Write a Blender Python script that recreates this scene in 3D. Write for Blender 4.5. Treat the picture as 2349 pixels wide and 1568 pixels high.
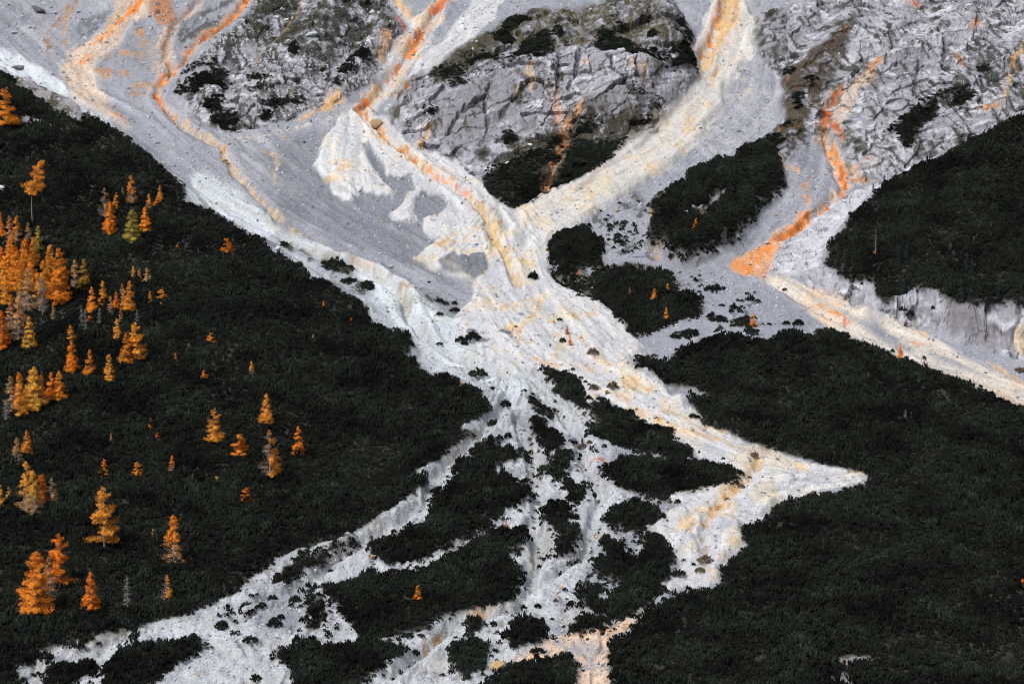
import bpy, math, random
import numpy as np
for o in list(bpy.data.objects): bpy.data.objects.remove(o)
scene = bpy.context.scene
COL = scene.collection
# ------------------------------------------------------------------ camera, sky, sun, exposure
PITCH, CAMZ, TANH = -5.0, 105.0, 0.2217
cam = bpy.data.cameras.new("camera")
cam.sensor_width = 36.0
cam.lens = 18.0 / TANH
cam.clip_start = 1.0
cam.clip_end = 5000.0
camo = bpy.data.objects.new("camera", cam)
COL.objects.link(camo)
camo.location = (0, 0, CAMZ)
camo.rotation_euler = (math.radians(90 + PITCH), 0, 0)
scene.camera = camo
SUN_EL, SUN_AZ = 50.0, -128.0
w = bpy.data.worlds.new("World")
scene.world = w
w.use_nodes = True
nt = w.node_tree
bg = nt.nodes["Background"]
sky = nt.nodes.new("ShaderNodeTexSky")
sky.sky_type = 'NISHITA'
sky.sun_disc = False
sky.sun_elevation = math.radians(SUN_EL)
sky.sun_rotation = math.radians(180 - SUN_AZ - 90)
sky.air_density = 1.0
sky.dust_density = 4.0
sky.ozone_density = 1.0
hs = nt.nodes.new("ShaderNodeHueSaturation")
hs.inputs["Saturation"].default_value = 0.45
nt.links.new(sky.outputs[0], hs.inputs["Color"])
nt.links.new(hs.outputs[0], bg.inputs[0])
bg.inputs[1].default_value = 0.105
sl = bpy.data.lights.new("sun", 'SUN')
sl.energy = 1.9
sl.angle = math.radians(11)
sl.color = (1.0, 0.98, 0.955)
so = bpy.data.objects.new("sun", sl)
COL.objects.link(so)
# azimuth measured from +x axis; the sun stands behind the camera to the left
dx, dy, dz = (math.cos(math.radians(SUN_AZ)) * math.cos(math.radians(SUN_EL)),
              math.sin(math.radians(SUN_AZ)) * math.cos(math.radians(SUN_EL)), math.sin(math.radians(SUN_EL)))
from mathutils import Vector
so.rotation_euler = Vector((-dx, -dy, -dz)).to_track_quat('-Z', 'Y').to_euler()
scene.view_settings.view_transform = 'Standard'
scene.view_settings.look = 'None'
scene.view_settings.exposure = 0.5
scene.view_settings.gamma = 1.0
scene.view_settings.use_curve_mapping = False
scene.render.engine = 'CYCLES'
scene.render.resolution_x, scene.render.resolution_y = 1024, 683
scene.cycles.filter_width = 1.0
scene.cycles.max_bounces = 4
scene.cycles.diffuse_bounces = 2
random.seed(5)
rng = np.random.default_rng(11)

# ------------------------------------------------------------------ noise
def h2(ix, iy, seed):
    with np.errstate(over='ignore'):
        n = ix.astype(np.uint32) * np.uint32(374761393) + iy.astype(np.uint32) * np.uint32(668265263) + np.uint32((seed * 1442695041) & 0xffffffff)
        n = (n ^ (n >> np.uint32(13))) * np.uint32(1274126177)
        n = n ^ (n >> np.uint32(16))
    return (n & np.uint32(0xffff)).astype(np.float32) / 65535.0

def vn(x, y, seed=0):
    x = np.asarray(x, np.float32); y = np.asarray(y, np.float32)
    fx = np.floor(x); fy = np.floor(y)
    ix = fx.astype(np.int64); iy = fy.astype(np.int64)
    tx = x - fx; ty = y - fy
    tx = tx * tx * (3 - 2 * tx); ty = ty * ty * (3 - 2 * ty)
    a = h2(ix, iy, seed); b = h2(ix + 1, iy, seed); c = h2(ix, iy + 1, seed); d = h2(ix + 1, iy + 1, seed)
    return (a + (b - a) * tx) * (1 - ty) + (c + (d - c) * tx) * ty

def fbm(x, y, o=4, seed=0, g=0.5):
    s = 0; a = 1.0; t = 0
    for k in range(o):
        c, sn = math.cos(0.6 * k), math.sin(0.6 * k)
        s = s + a * (vn((x * c - y * sn) * 2 ** k + 17.3 * k, (x * sn + y * c) * 2 ** k + 9.1 * k, seed + k) * 2 - 1)
        t += a; a *= g
    return s / t

def ridged(x, y, o=4, seed=0, g=0.5):
    s = 0; a = 1.0; t = 0
    for k in range(o):
        n = 1 - np.abs(vn(x * 2 ** k + 31.7 * k, y * 2 ** k + 5.3 * k, seed + k) * 2 - 1)
        s = s + a * n * n; t += a; a *= g
    return s / t

def voro(x, y, seed=0):
    """cells: nearest and second distance, cell tone, offset from the cell centre"""
    x = np.asarray(x, np.float32); y = np.asarray(y, np.float32)
    fx = np.floor(x); fy = np.floor(y)
    f1 = np.full(x.shape, 9, np.float32); f2 = f1.copy(); tn = np.zeros_like(f1); ox = tn.copy(); oy = tn.copy(); t2 = tn.copy()
    for i in (-1, 0, 1):
        for j in (-1, 0, 1):
            ix = (fx + i).astype(np.int64); iy = (fy + j).astype(np.int64)
            dx_ = x - (fx + i + h2(ix, iy, seed)); dy_ = y - (fy + j + h2(ix, iy, seed + 1))
            d_ = np.sqrt(dx_ * dx_ + dy_ * dy_)
            m = d_ < f1
            f2 = np.where(m, f1, np.minimum(f2, d_)); f1 = np.where(m, d_, f1)
            tn = np.where(m, h2(ix, iy, seed + 2), tn); t2 = np.where(m, h2(ix, iy, seed + 3), t2); ox = np.where(m, dx_, ox); oy = np.where(m, dy_, oy)
    return f1, f2, tn, t2, ox, oy

def sst(a, b, v):
    t = np.clip((v - a) / (b - a), 0, 1)
    return t * t * (3 - 2 * t)

# ------------------------------------------------------------------ plan geometry of the valley side
_S = np.array([[200, .14], [450, .20], [560, .24], [650, .34], [760, .50], [850, .60], [950, .62], [2200, .62]])
_yy = np.arange(200, 2200.5, .5)
_sl = np.interp(_yy, _S[:, 0], _S[:, 1])
_zz = np.concatenate([[0], np.cumsum((_sl[1:] + _sl[:-1]) / 4)])
_zz -= np.interp(450, _yy, _zz)
def zbase(x, y):
    return np.interp(y, _yy, _zz)

cp, sp = math.cos(math.radians(PITCH)), math.sin(math.radians(PITCH))
def rays(F):
    F = np.asarray(F, float)
    nx = (F[:, 0] - 1174) / 1174 * TANH
    ny = (784 - F[:, 1]) / 1174 * TANH
    d = np.stack([nx, cp - ny * sp, sp + ny * cp], 1)
    return d / d[:, 1:2]
YS = np.arange(380, 1150, 0.5)
def march(F, surf):
    """where lines of sight meet a surface (used to set the surveyed outlines out on the ground)"""
    d = rays(F)
    x = d[:, 0:1] * YS; z = CAMZ + d[:, 2:3] * YS
    s = surf(x, np.broadcast_to(YS, x.shape))
    below = z < s
    k = np.argmax(below, 1)
    k[~below.any(1)] = len(YS) - 1
    k = np.maximum(k, 1); r = np.arange(len(k))
    f0 = z[r, k - 1] - s[r, k - 1]; f1 = z[r, k] - s[r, k]
    t = np.clip(f0 / np.maximum(f0 - f1, 1e-6), 0, 1)
    y = YS[k - 1] + t * 0.5
    return np.stack([d[:, 0] * y, y, CAMZ + d[:, 2] * y], 1)

def dens(P, closed=True, step=45):
    P = [np.array(p, float) for p in P]
    if closed: P = P + [P[0]]
    out = []
    for a, b in zip(P[:-1], P[1:]):
        n = max(1, int(np.hypot(*(b - a)) / step))
        for i in range(n): out.append(a + (b - a) * i / n)
    if not closed: out.append(P[-1])
    return np.array(out)

def ell(cx, cy, rx, ry, n=10):
    return [(cx + rx * math.cos(2 * math.pi * i / n), cy + ry * math.sin(2 * math.pi * i / n)) for i in range(n)]

# grid: rows follow depth, columns fan out with it
ya = np.concatenate([np.arange(438, 640, .52), np.arange(640, 676, .34), np.arange(676, 764, .5), np.arange(764, 802, .28), np.arange(802, 905, .5)])
top = [905.0]; st = .5
while top[-1] < 1500: st *= 1.12; top.append(top[-1] + st)
bot = [438.0]; st = .5
while bot[-1] > 250: st *= 1.2; bot.append(bot[-1] - st)
YG = np.concatenate([np.array(bot[1:][::-1]), ya, np.array(top)])
ua = np.linspace(-1.1, 1.1, 880)
ex = [1.1]; st = .0025
while ex[-1] < 3.2: st *= 1.18; ex.append(ex[-1] + st)
UG = np.concatenate([-np.array(ex[1:][::-1]), ua, np.array(ex[1:])])
NJ, NI = len(YG), len(UG)
X = (UG[None, :] * TANH * YG[:, None]).astype(np.float32)
Y = np.broadcast_to(YG[:, None].astype(np.float32), X.shape)

def jf(y): return np.interp(y, YG, np.arange(NJ))
def fi(x, y): return np.interp(x / (TANH * y), UG, np.arange(NI))
def samp(A, x, y):
    x = np.asarray(x, float); y = np.asarray(y, float)
    j = np.clip(jf(y), 0, NJ - 1.001); i = np.clip(fi(x, y), 0, NI - 1.001)
    j0 = j.astype(int); i0 = i.astype(int); tj = j - j0; ti = i - i0
    return (A[j0, i0] * (1 - tj) + A[j0 + 1, i0] * tj) * (1 - ti) + (A[j0, i0 + 1] * (1 - tj) + A[j0 + 1, i0 + 1] * tj) * ti

def psd(px, py, P):
    """signed distance to a closed outline, positive inside"""
    d2 = np.full(px.shape, 1e12, np.float32); ins = np.zeros(px.shape, bool)
    Q = np.roll(P, -1, 0)
    for (ax, ay), (bx, by) in zip(P, Q):
        ex_, ey_ = bx - ax, by - ay
        wx = px - np.float32(ax); wy = py - np.float32(ay)
        l2 = ex_ * ex_ + ey_ * ey_ + 1e-9
        t = np.clip((wx * np.float32(ex_) + wy * np.float32(ey_)) / np.float32(l2), 0, 1)
        qx = wx - t * np.float32(ex_); qy = wy - t * np.float32(ey_)
        np.minimum(d2, qx * qx + qy * qy, out=d2)
        if ay != by:
            c = ((ay > py) != (by > py)) & (wx < np.float32(ex_) * wy / np.float32(ey_))
            ins ^= c
    d = np.sqrt(d2)
    return np.where(ins, d, -d)

def pld(px, py, P, W):
    """distance to a line (minus local half width), run along it and signed offset"""
    best = np.full(px.shape, 1e9, np.float32); S_ = np.zeros(px.shape, np.float32); T_ = np.zeros(px.shape, np.float32)
    acc = 0.0
    for k in range(len(P) - 1):
        (ax, ay), (bx, by) = P[k], P[k + 1]
        ex_, ey_ = bx - ax, by - ay
        L = math.hypot(ex_, ey_) + 1e-9
        wx = px - ax; wy = py - ay
        t = np.clip((wx * ex_ + wy * ey_) / (L * L), 0, 1)
        qx = wx - t * ex_; qy = wy - t * ey_
        d = np.sqrt(qx * qx + qy * qy) - (W[k] + (W[k + 1] - W[k]) * t)
        m = d < best
        best = np.where(m, d, best); S_ = np.where(m, acc + t * L, S_)
        T_ = np.where(m, (ex_ * wy - ey_ * wx) / L, T_)
        acc += L
    return best, S_, T_

def window(P, m):
    y0, y1 = P[:, 1].min() - m, P[:, 1].max() + m
    j0 = max(0, int(jf(y0))); j1 = min(NJ, int(jf(y1)) + 2)
    us = (P[:, 0]) / (TANH * P[:, 1])
    mu = m / (TANH * max(y0, 260))
    i0 = max(0, int(np.interp(us.min() - mu, UG, np.arange(NI)))); i1 = min(NI, int(np.interp(us.max() + mu, UG, np.arange(NI))) + 2)
    return j0, j1, i0, i1

def field(P, fn, m):
    j0, j1, i0, i1 = window(P, m)
    n = (j1 - j0) * (i1 - i0)
    sx = X[j0:j1, i0:i1]; sy = Y[j0:j1, i0:i1]
    s = 1 if n < 15000 else (2 if n < 60000 else 3)
    if s == 1 or j1 - j0 < 8 or i1 - i0 < 8:
        r = fn(sx, sy)
        return (slice(j0, j1), slice(i0, i1)), (r if isinstance(r, tuple) else (r,))
    jj = np.unique(np.append(np.arange(0, j1 - j0, s), j1 - j0 - 1)); ii = np.unique(np.append(np.arange(0, i1 - i0, s), i1 - i0 - 1))
    r = fn(np.ascontiguousarray(sx[np.ix_(jj, ii)]), np.ascontiguousarray(sy[np.ix_(jj, ii)]))
    if not isinstance(r, tuple): r = (r,)
    a = np.interp(np.arange(j1 - j0), jj, np.arange(len(jj))); b = np.interp(np.arange(i1 - i0), ii, np.arange(len(ii)))
    ja = np.minimum(a.astype(int), len(jj) - 2); ib = np.minimum(b.astype(int), len(ii) - 2)
    ta = (a - ja).astype(np.float32)[:, None]; tb = (b - ib).astype(np.float32)[None, :]
    out = []
    for c in r:
        c = c.astype(np.float32)
        c = c[ja] * (1 - ta) + c[ja + 1] * ta
        out.append(c[:, ib] * (1 - tb) + c[:, ib + 1] * tb)
    return (slice(j0, j1), slice(i0, i1)), tuple(out)
# ------------------------------------------------------------------ outlines of the ground, as surveyed from the viewpoint
LEFT = [(-120,130),(-60,142),(0,152),(40,175),(90,205),(130,215),(170,235),(215,262),(262,290),(300,318),(345,352),(385,385),(415,415),(433,436),(422,451),(446,464),(487,479),(523,505),(543,515),(582,541),(612,549),(614,561),(650,579),(668,592),(689,602),(706,620),(711,633),(742,636),(771,643),(783,659),(804,672),(829,684),(847,710),(850,725),(868,741),(894,754),(927,754),(945,774),(955,791),(942,808),(924,816),(958,828),(965,851),(973,841),(988,854),(1014,841),(1032,854),(1055,859),(1058,874),(1083,882),(1106,892),(1119,913),(1128,933),(1124,951),(1099,962),(1068,969),(1068,979),(1091,990),(1118,988),(1101,1005),(1065,1015),(1050,1026),(1029,1044),(999,1056),(963,1069),(958,1077),(916,1088),(945,1087),(968,1082),(978,1105),(970,1118),(950,1126),(929,1141),(901,1159),(870,1179),(845,1195),(817,1213),(780,1228),(732,1244),(676,1256),(632,1274),(622,1300),(584,1312),(564,1331),(551,1349),(523,1359),(500,1372),(466,1392),(436,1405),(400,1413),(359,1420),(333,1433),(282,1446),(231,1456),(179,1466),(138,1477),(102,1484),(67,1490),(8,1510),(-60,1515),(-120,1520)]
RLOW = [(1444,836),(1467,818),(1505,823),(1531,821),(1549,800),(1577,787),(1608,769),(1662,759),(1698,769),(1749,774),(1790,760),(1818,757),(1845,765),(1867,759),(1882,746),(1931,761),(1977,782),(2028,800),(2046,816),(2079,823),(2131,839),(2161,849),(2182,862),(2233,882),(2274,898),(2331,931),(2348,933),(2480,985),(2480,1660),(1400,1660),(1400,1568),(1398,1546),(1390,1525),(1395,1487),(1400,1467),(1390,1451),(1416,1454),(1444,1443),(1444,1423),(1464,1415),(1482,1395),(1505,1377),(1541,1356),(1567,1346),(1623,1343),(1649,1331),(1651,1303),(1669,1279),(1710,1246),(1698,1218),(1700,1195),(1748,1190),(1764,1174),(1787,1151),(1856,1128),(1890,1126),(1926,1118),(1964,1108),(2000,1087),(1951,1074),(1869,1059),(1836,1044),(1746,1026),(1710,1008),(1659,985),(1613,974),(1603,962),(1613,951),(1582,928),(1562,918),(1603,903),(1621,903),(1595,892),(1557,882),(1518,869),(1493,854),(1482,841),(1454,841)]
RUP = [(2480,180),(2348,256),(2297,279),(2246,307),(2215,323),(2131,369),(2092,379),(2061,398),(2028,418),(2003,438),(1972,467),(1941,497),(1931,523),(1900,554),(1895,590),(1885,612),(1910,623),(1926,638),(1951,643),(1972,646),(2008,646),(2005,677),(2018,692),(2054,684),(2102,661),(2126,664),(2146,672),(2167,679),(2182,692),(2220,700),(2259,692),(2310,682),(2348,702),(2480,740)]
KNOLL = [(1129,62),(1147,54),(1216,23),(1275,29),(1346,15),(1403,4),(1423,-2),(1490,-2),(1557,33),(1577,54),(1587,77),(1587,123),(1600,159),(1603,179),(1557,213),(1513,256),(1505,274),(1487,295),(1441,320),(1416,346),(1372,379),(1334,401),(1270,428),(1234,446),(1193,467),(1180,473),(1147,461),(1124,441),(1109,420),(1081,397),(1042,364),(983,346),(963,341),(932,315),(894,282),(885,255),(914,226),(932,202),(983,169),(1035,133),(1086,97)]
LROCK = [(400,190),(425,165),(460,125),(490,95),(520,75),(560,40),(590,0),(640,-40),(880,-40),(885,0),(905,30),(930,60),(915,80),(890,110),(865,150),(850,190),(800,215),(770,230),(700,255),(680,270),(620,285),(560,302),(520,305),(480,290),(440,260),(420,225)]
RROCK = [(1740,40),(1800,20),(1850,-20),(1900,-40),(2480,-40),(2480,180),(2348,256),(2297,279),(2246,307),(2131,369),(2092,379),(2040,405),(1975,425),(1950,420),(1935,400),(1940,370),(1925,330),(1900,300),(1870,330),(1860,300),(1840,330),(1795,370),(1785,330),(1770,300),(1800,260),(1795,200),(1770,170),(1750,140),(1725,90)]
KNOB4 = [(1482,485),(1498,459),(1523,441),(1557,421),(1580,410),(1577,398),(1616,377),(1659,372),(1710,336),(1746,320),(1767,333),(1787,359),(1788,390),(1798,423),(1785,441),(1746,469),(1731,492),(1710,515),(1690,548),(1659,560),(1621,575),(1582,590),(1557,594),(1531,587),(1526,564),(1490,554),(1490,523),(1500,505),(1505,490)]
KNOBS = [(1262,554),(1275,538),(1290,528),(1313,523),(1331,511),(1349,515),(1349,531),(1364,546),(1380,551),(1380,569),(1372,585),(1375,603),(1341,608),(1321,615),(1306,623),(1288,626),(1285,608),(1262,595),(1267,574)]
CREAM = [(773,272),(763,290),(740,325),(727,369),(719,377),(737,395),(745,415),(768,438),(783,451),(804,463),(814,456),(809,449),(820,444),(809,428),(814,415),(824,433),(842,441),(876,449),(899,458),(904,438),(881,415),(868,395),(855,379),(840,351),(832,331),(845,331),(878,382),(881,398),(906,400),(940,403),(942,418),(950,436),(929,444),(927,459),(917,474),(901,490),(906,503),(940,512),(950,503),(942,485),(955,472),(950,462),(968,449),(973,438),(1004,441),(1024,459),(1019,479),(1004,492),(973,500),(973,518),(973,541),(1004,541),(996,559),(981,569),(973,582),(953,590),(983,615),(1009,618),(1047,636),(1086,643),(1086,672),(1073,697),(1042,725),(1060,760),(1090,790),(1120,830),(1160,855),(1190,866),(1220,862),(1239,844),(1290,854),(1330,869),(1331,890),(1352,923),(1380,910),(1416,931),(1477,969),(1539,985),(1569,1021),(1586,1033),(1621,1056),(1687,1077),(1700,1090),(1680,1103),(1608,1118),(1531,1133),(1536,1151),(1570,1152),(1540,1168),(1495,1205),(1500,1215),(1523,1246),(1552,1277),(1565,1290),(1536,1320),(1521,1351),(1541,1356),(1567,1346),(1623,1343),(1649,1331),(1651,1303),(1669,1279),(1710,1246),(1698,1220),(1700,1200),(1748,1190),(1787,1153),(1856,1130),(1926,1118),(1964,1108),(2000,1088),(1951,1074),(1869,1059),(1836,1044),(1746,1026),(1710,1008),(1659,985),(1613,974),(1603,962),(1610,954),(1593,939),(1567,923),(1539,908),(1513,880),(1475,854),(1441,839),(1434,826),(1470,808),(1477,790),(1454,772),(1436,756),(1445,746),(1431,728),(1413,720),(1393,705),(1380,690),(1341,679),(1306,667),(1275,646),(1262,626),(1262,595),(1257,554),(1275,538),(1311,518),(1326,505),(1349,492),(1364,482),(1416,456),(1454,428),(1495,403),(1505,400),(1536,377),(1557,359),(1577,338),(1595,328),(1618,305),(1618,284),(1639,261),(1657,238),(1659,195),(1685,179),(1698,144),(1731,128),(1718,95),(1726,72),(1736,49),(1718,23),(1705,-10),(1700,-60),(1620,-60),(1635,0),(1612,50),(1596,100),(1592,140),(1603,179),(1557,213),(1513,256),(1505,274),(1487,295),(1441,320),(1416,346),(1372,379),(1334,401),(1270,428),(1234,446),(1193,467),(1180,473),(1147,461),(1124,441),(1109,420),(1081,397),(1042,364),(983,340),(950,320),(900,290),(870,262),(845,250),(832,231),(814,249)]
FAN = [(1000,790),(1190,860),(1240,850),(1350,930),(1400,1000),(1380,1070),(1530,1150),(1500,1200),(1540,1280),(1520,1350),(1480,1390),(1420,1450),(1420,1640),(-120,1640),(-120,1500),(67,1480),(359,1410),(500,1360),(600,1300),(817,1200),(970,1105),(1120,933),(1050,870),(960,820)]
DGREY = [(600,350),(640,335),(700,305),(765,285),(850,330),(960,400),(1040,450),(1040,560),(1060,640),(1000,625),(900,600),(800,565),(720,515),(650,460),(605,400)]
DPATCH = [(1004,597),(1014,590),(1042,569),(1053,585),(1086,579),(1111,579),(1119,615),(1093,641),(1060,633),(1014,618)]
WHITE1 = [(-120,60),(0,105),(60,140),(105,160),(160,205),(210,240),(250,270),(262,290),(280,310),(215,270),(170,242),(130,222),(90,212),(40,182),(0,160),(-120,140)]
WHITE2 = [(432,395),(470,400),(500,420),(540,440),(600,480),(640,520),(700,552),(780,585),(830,598),(880,612),(920,638),(960,652),(1000,680),(1042,715),(1060,760),(1090,790),(1120,830),(1160,855),(1200,870),(1240,905),(1200,930),(1150,910),(1106,892),(1083,882),(1055,859),(988,854),(955,791),(927,754),(868,741),(847,710),(829,684),(771,643),(711,633),(668,592),(612,549),(543,515),(487,479),(446,464),(425,440)]
FLOWA = [(1029,-30),(1019,15),(1017,51),(994,74),(988,103),(968,128),(953,146),(932,168),(915,200),(880,235),(845,262),(814,251),(832,231),(865,187),(873,151),(894,115),(922,74),(942,46),(968,33),(988,10),(1000,-30)]
FLOWB = [(1088,-30),(1081,15),(1047,49),(1019,87),(973,144),(932,174),(919,205),(880,245),(900,235),(914,218),(932,197),(983,167),(1035,131),(1083,95),(1106,64),(1137,44),(1160,-30)]
FLOWC = [(880,-30),(888,0),(906,26),(922,60),(945,46),(930,20),(917,-5),(910,-30)]
FANTL = [(267,-10),(261,38),(243,67),(205,95),(154,120),(138,154),(151,190),(174,218),(195,236),(243,266),(284,284),(290,295),(256,243),(220,192),(213,154),(231,136),(269,103),(300,51),(338,33),(338,-20),(300,-20)]
STRIP = [(1754,636),(1787,626),(1844,654),(1900,664),(1967,684),(1992,705),(2015,720),(2092,746),(2131,769),(2169,788),(2202,816),(2259,841),(2297,859),(2348,882),(2480,930),(2480,990),(2348,940),(2331,935),(2274,902),(2182,866),(2131,843),(2046,820),(2028,804),(1977,786),(1931,765),(1900,750),(1862,723),(1810,679),(1762,652),(1745,640)]
GSTRIP = [(1936,713),(1990,725),(2028,754),(2067,782),(2110,800),(2200,832),(2280,865),(2230,852),(2120,815),(2054,793),(2003,761),(1972,741)]
LIME = [(1855,500),(1900,480),(1975,430),(2061,398),(2100,375),(2130,368),(2003,440),(1935,510),(1895,560),(1880,612),(1850,620),(1830,640),(1790,628),(1762,634),(1775,590),(1810,550)]
CLIFFR = [(1840,620),(1885,612),(1926,636),(2008,642),(2005,672),(2018,686),(2054,678),(2102,655),(2182,686),(2220,694),(2310,676),(2480,720),(2480,880),(2348,828),(2292,808),(2251,797),(2220,786),(2182,776),(2131,756),(2079,745),(2003,720),(1985,700),(1900,668),(1850,655)]
OBLOB = [(1677,610),(1700,592),(1746,572),(1790,550),(1778,580),(1768,600),(1750,642),(1720,630),(1690,622)]
PINKB = [(1147,1530),(1177,1497),(1223,1482),(1257,1464),(1320,1447),(1390,1438),(1444,1408),(1482,1390),(1475,1412),(1444,1443),(1400,1455),(1395,1487),(1390,1525),(1398,1546),(1405,1640),(1290,1640),(1321,1546),(1311,1525),(1305,1500),(1241,1513)]
HOURG = [(1887,1508),(1930,1502),(1990,1500),(2023,1508),(1977,1525),(1951,1531),(1944,1546),(1965,1575),(1895,1575),(1915,1546),(1892,1520)]
KTOP = [(1129,62),(1216,23),(1346,15),(1423,-2),(1490,-2),(1577,54),(1590,150),(1520,130),(1450,112),(1360,95),(1280,108),(1240,120),(1180,90),(1100,105),(1040,140),(990,168)]
KLOW = [(1120,390),(1150,330),(1160,300),(1240,310),(1280,300),(1330,240),(1360,232),(1400,245),(1440,240),(1500,230),(1513,256),(1487,295),(1441,320),(1416,346),(1372,379),(1300,410),(1190,468),(1130,440)]
GBAND = [(1960,30),(1935,50),(1880,100),(1830,150),(1800,190),(1795,230),(1800,260),(1775,300),(1790,330),(1830,300),(1870,240),(1910,180),(1920,140),(1940,100),(1955,60)]
GKNOB = [(1740,40),(1800,33),(1812,50),(1800,80),(1790,120),(1760,138),(1740,120),(1725,80)]
GMID = [(1265,600),(1300,615),(1375,595),(1395,612),(1440,600),(1540,620),(1560,650),(1545,670),(1610,684),(1605,725),(1530,745),(1490,765),(1445,762),(1400,706),(1340,678),(1290,655),(1265,630)]
HOLES = [([(30,175),(60,180),(100,200),(160,228),(190,262),(190,288),(150,265),(110,250),(90,230),(50,210),(28,190)]), ([(45,258),(100,275),(165,300),(150,306),(100,291),(45,286)]), ([(-10,422),(14,425),(14,436),(-10,440)]), HOURG]
HOLE4 = [(1623,444),(1672,441),(1657,462),(1649,482),(1630,490),(1616,503),(1598,503),(1587,482),(1618,467)]
RIDGE1 = [(612,545),(640,535),(700,570),(790,600),(830,640),(860,670),(850,690),(800,660),(740,625),(680,590)]
RIDGE2 = [(950,655),(975,660),(1010,680),(1050,700),(1055,715),(1030,725),(1000,700),(965,680)]

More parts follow.
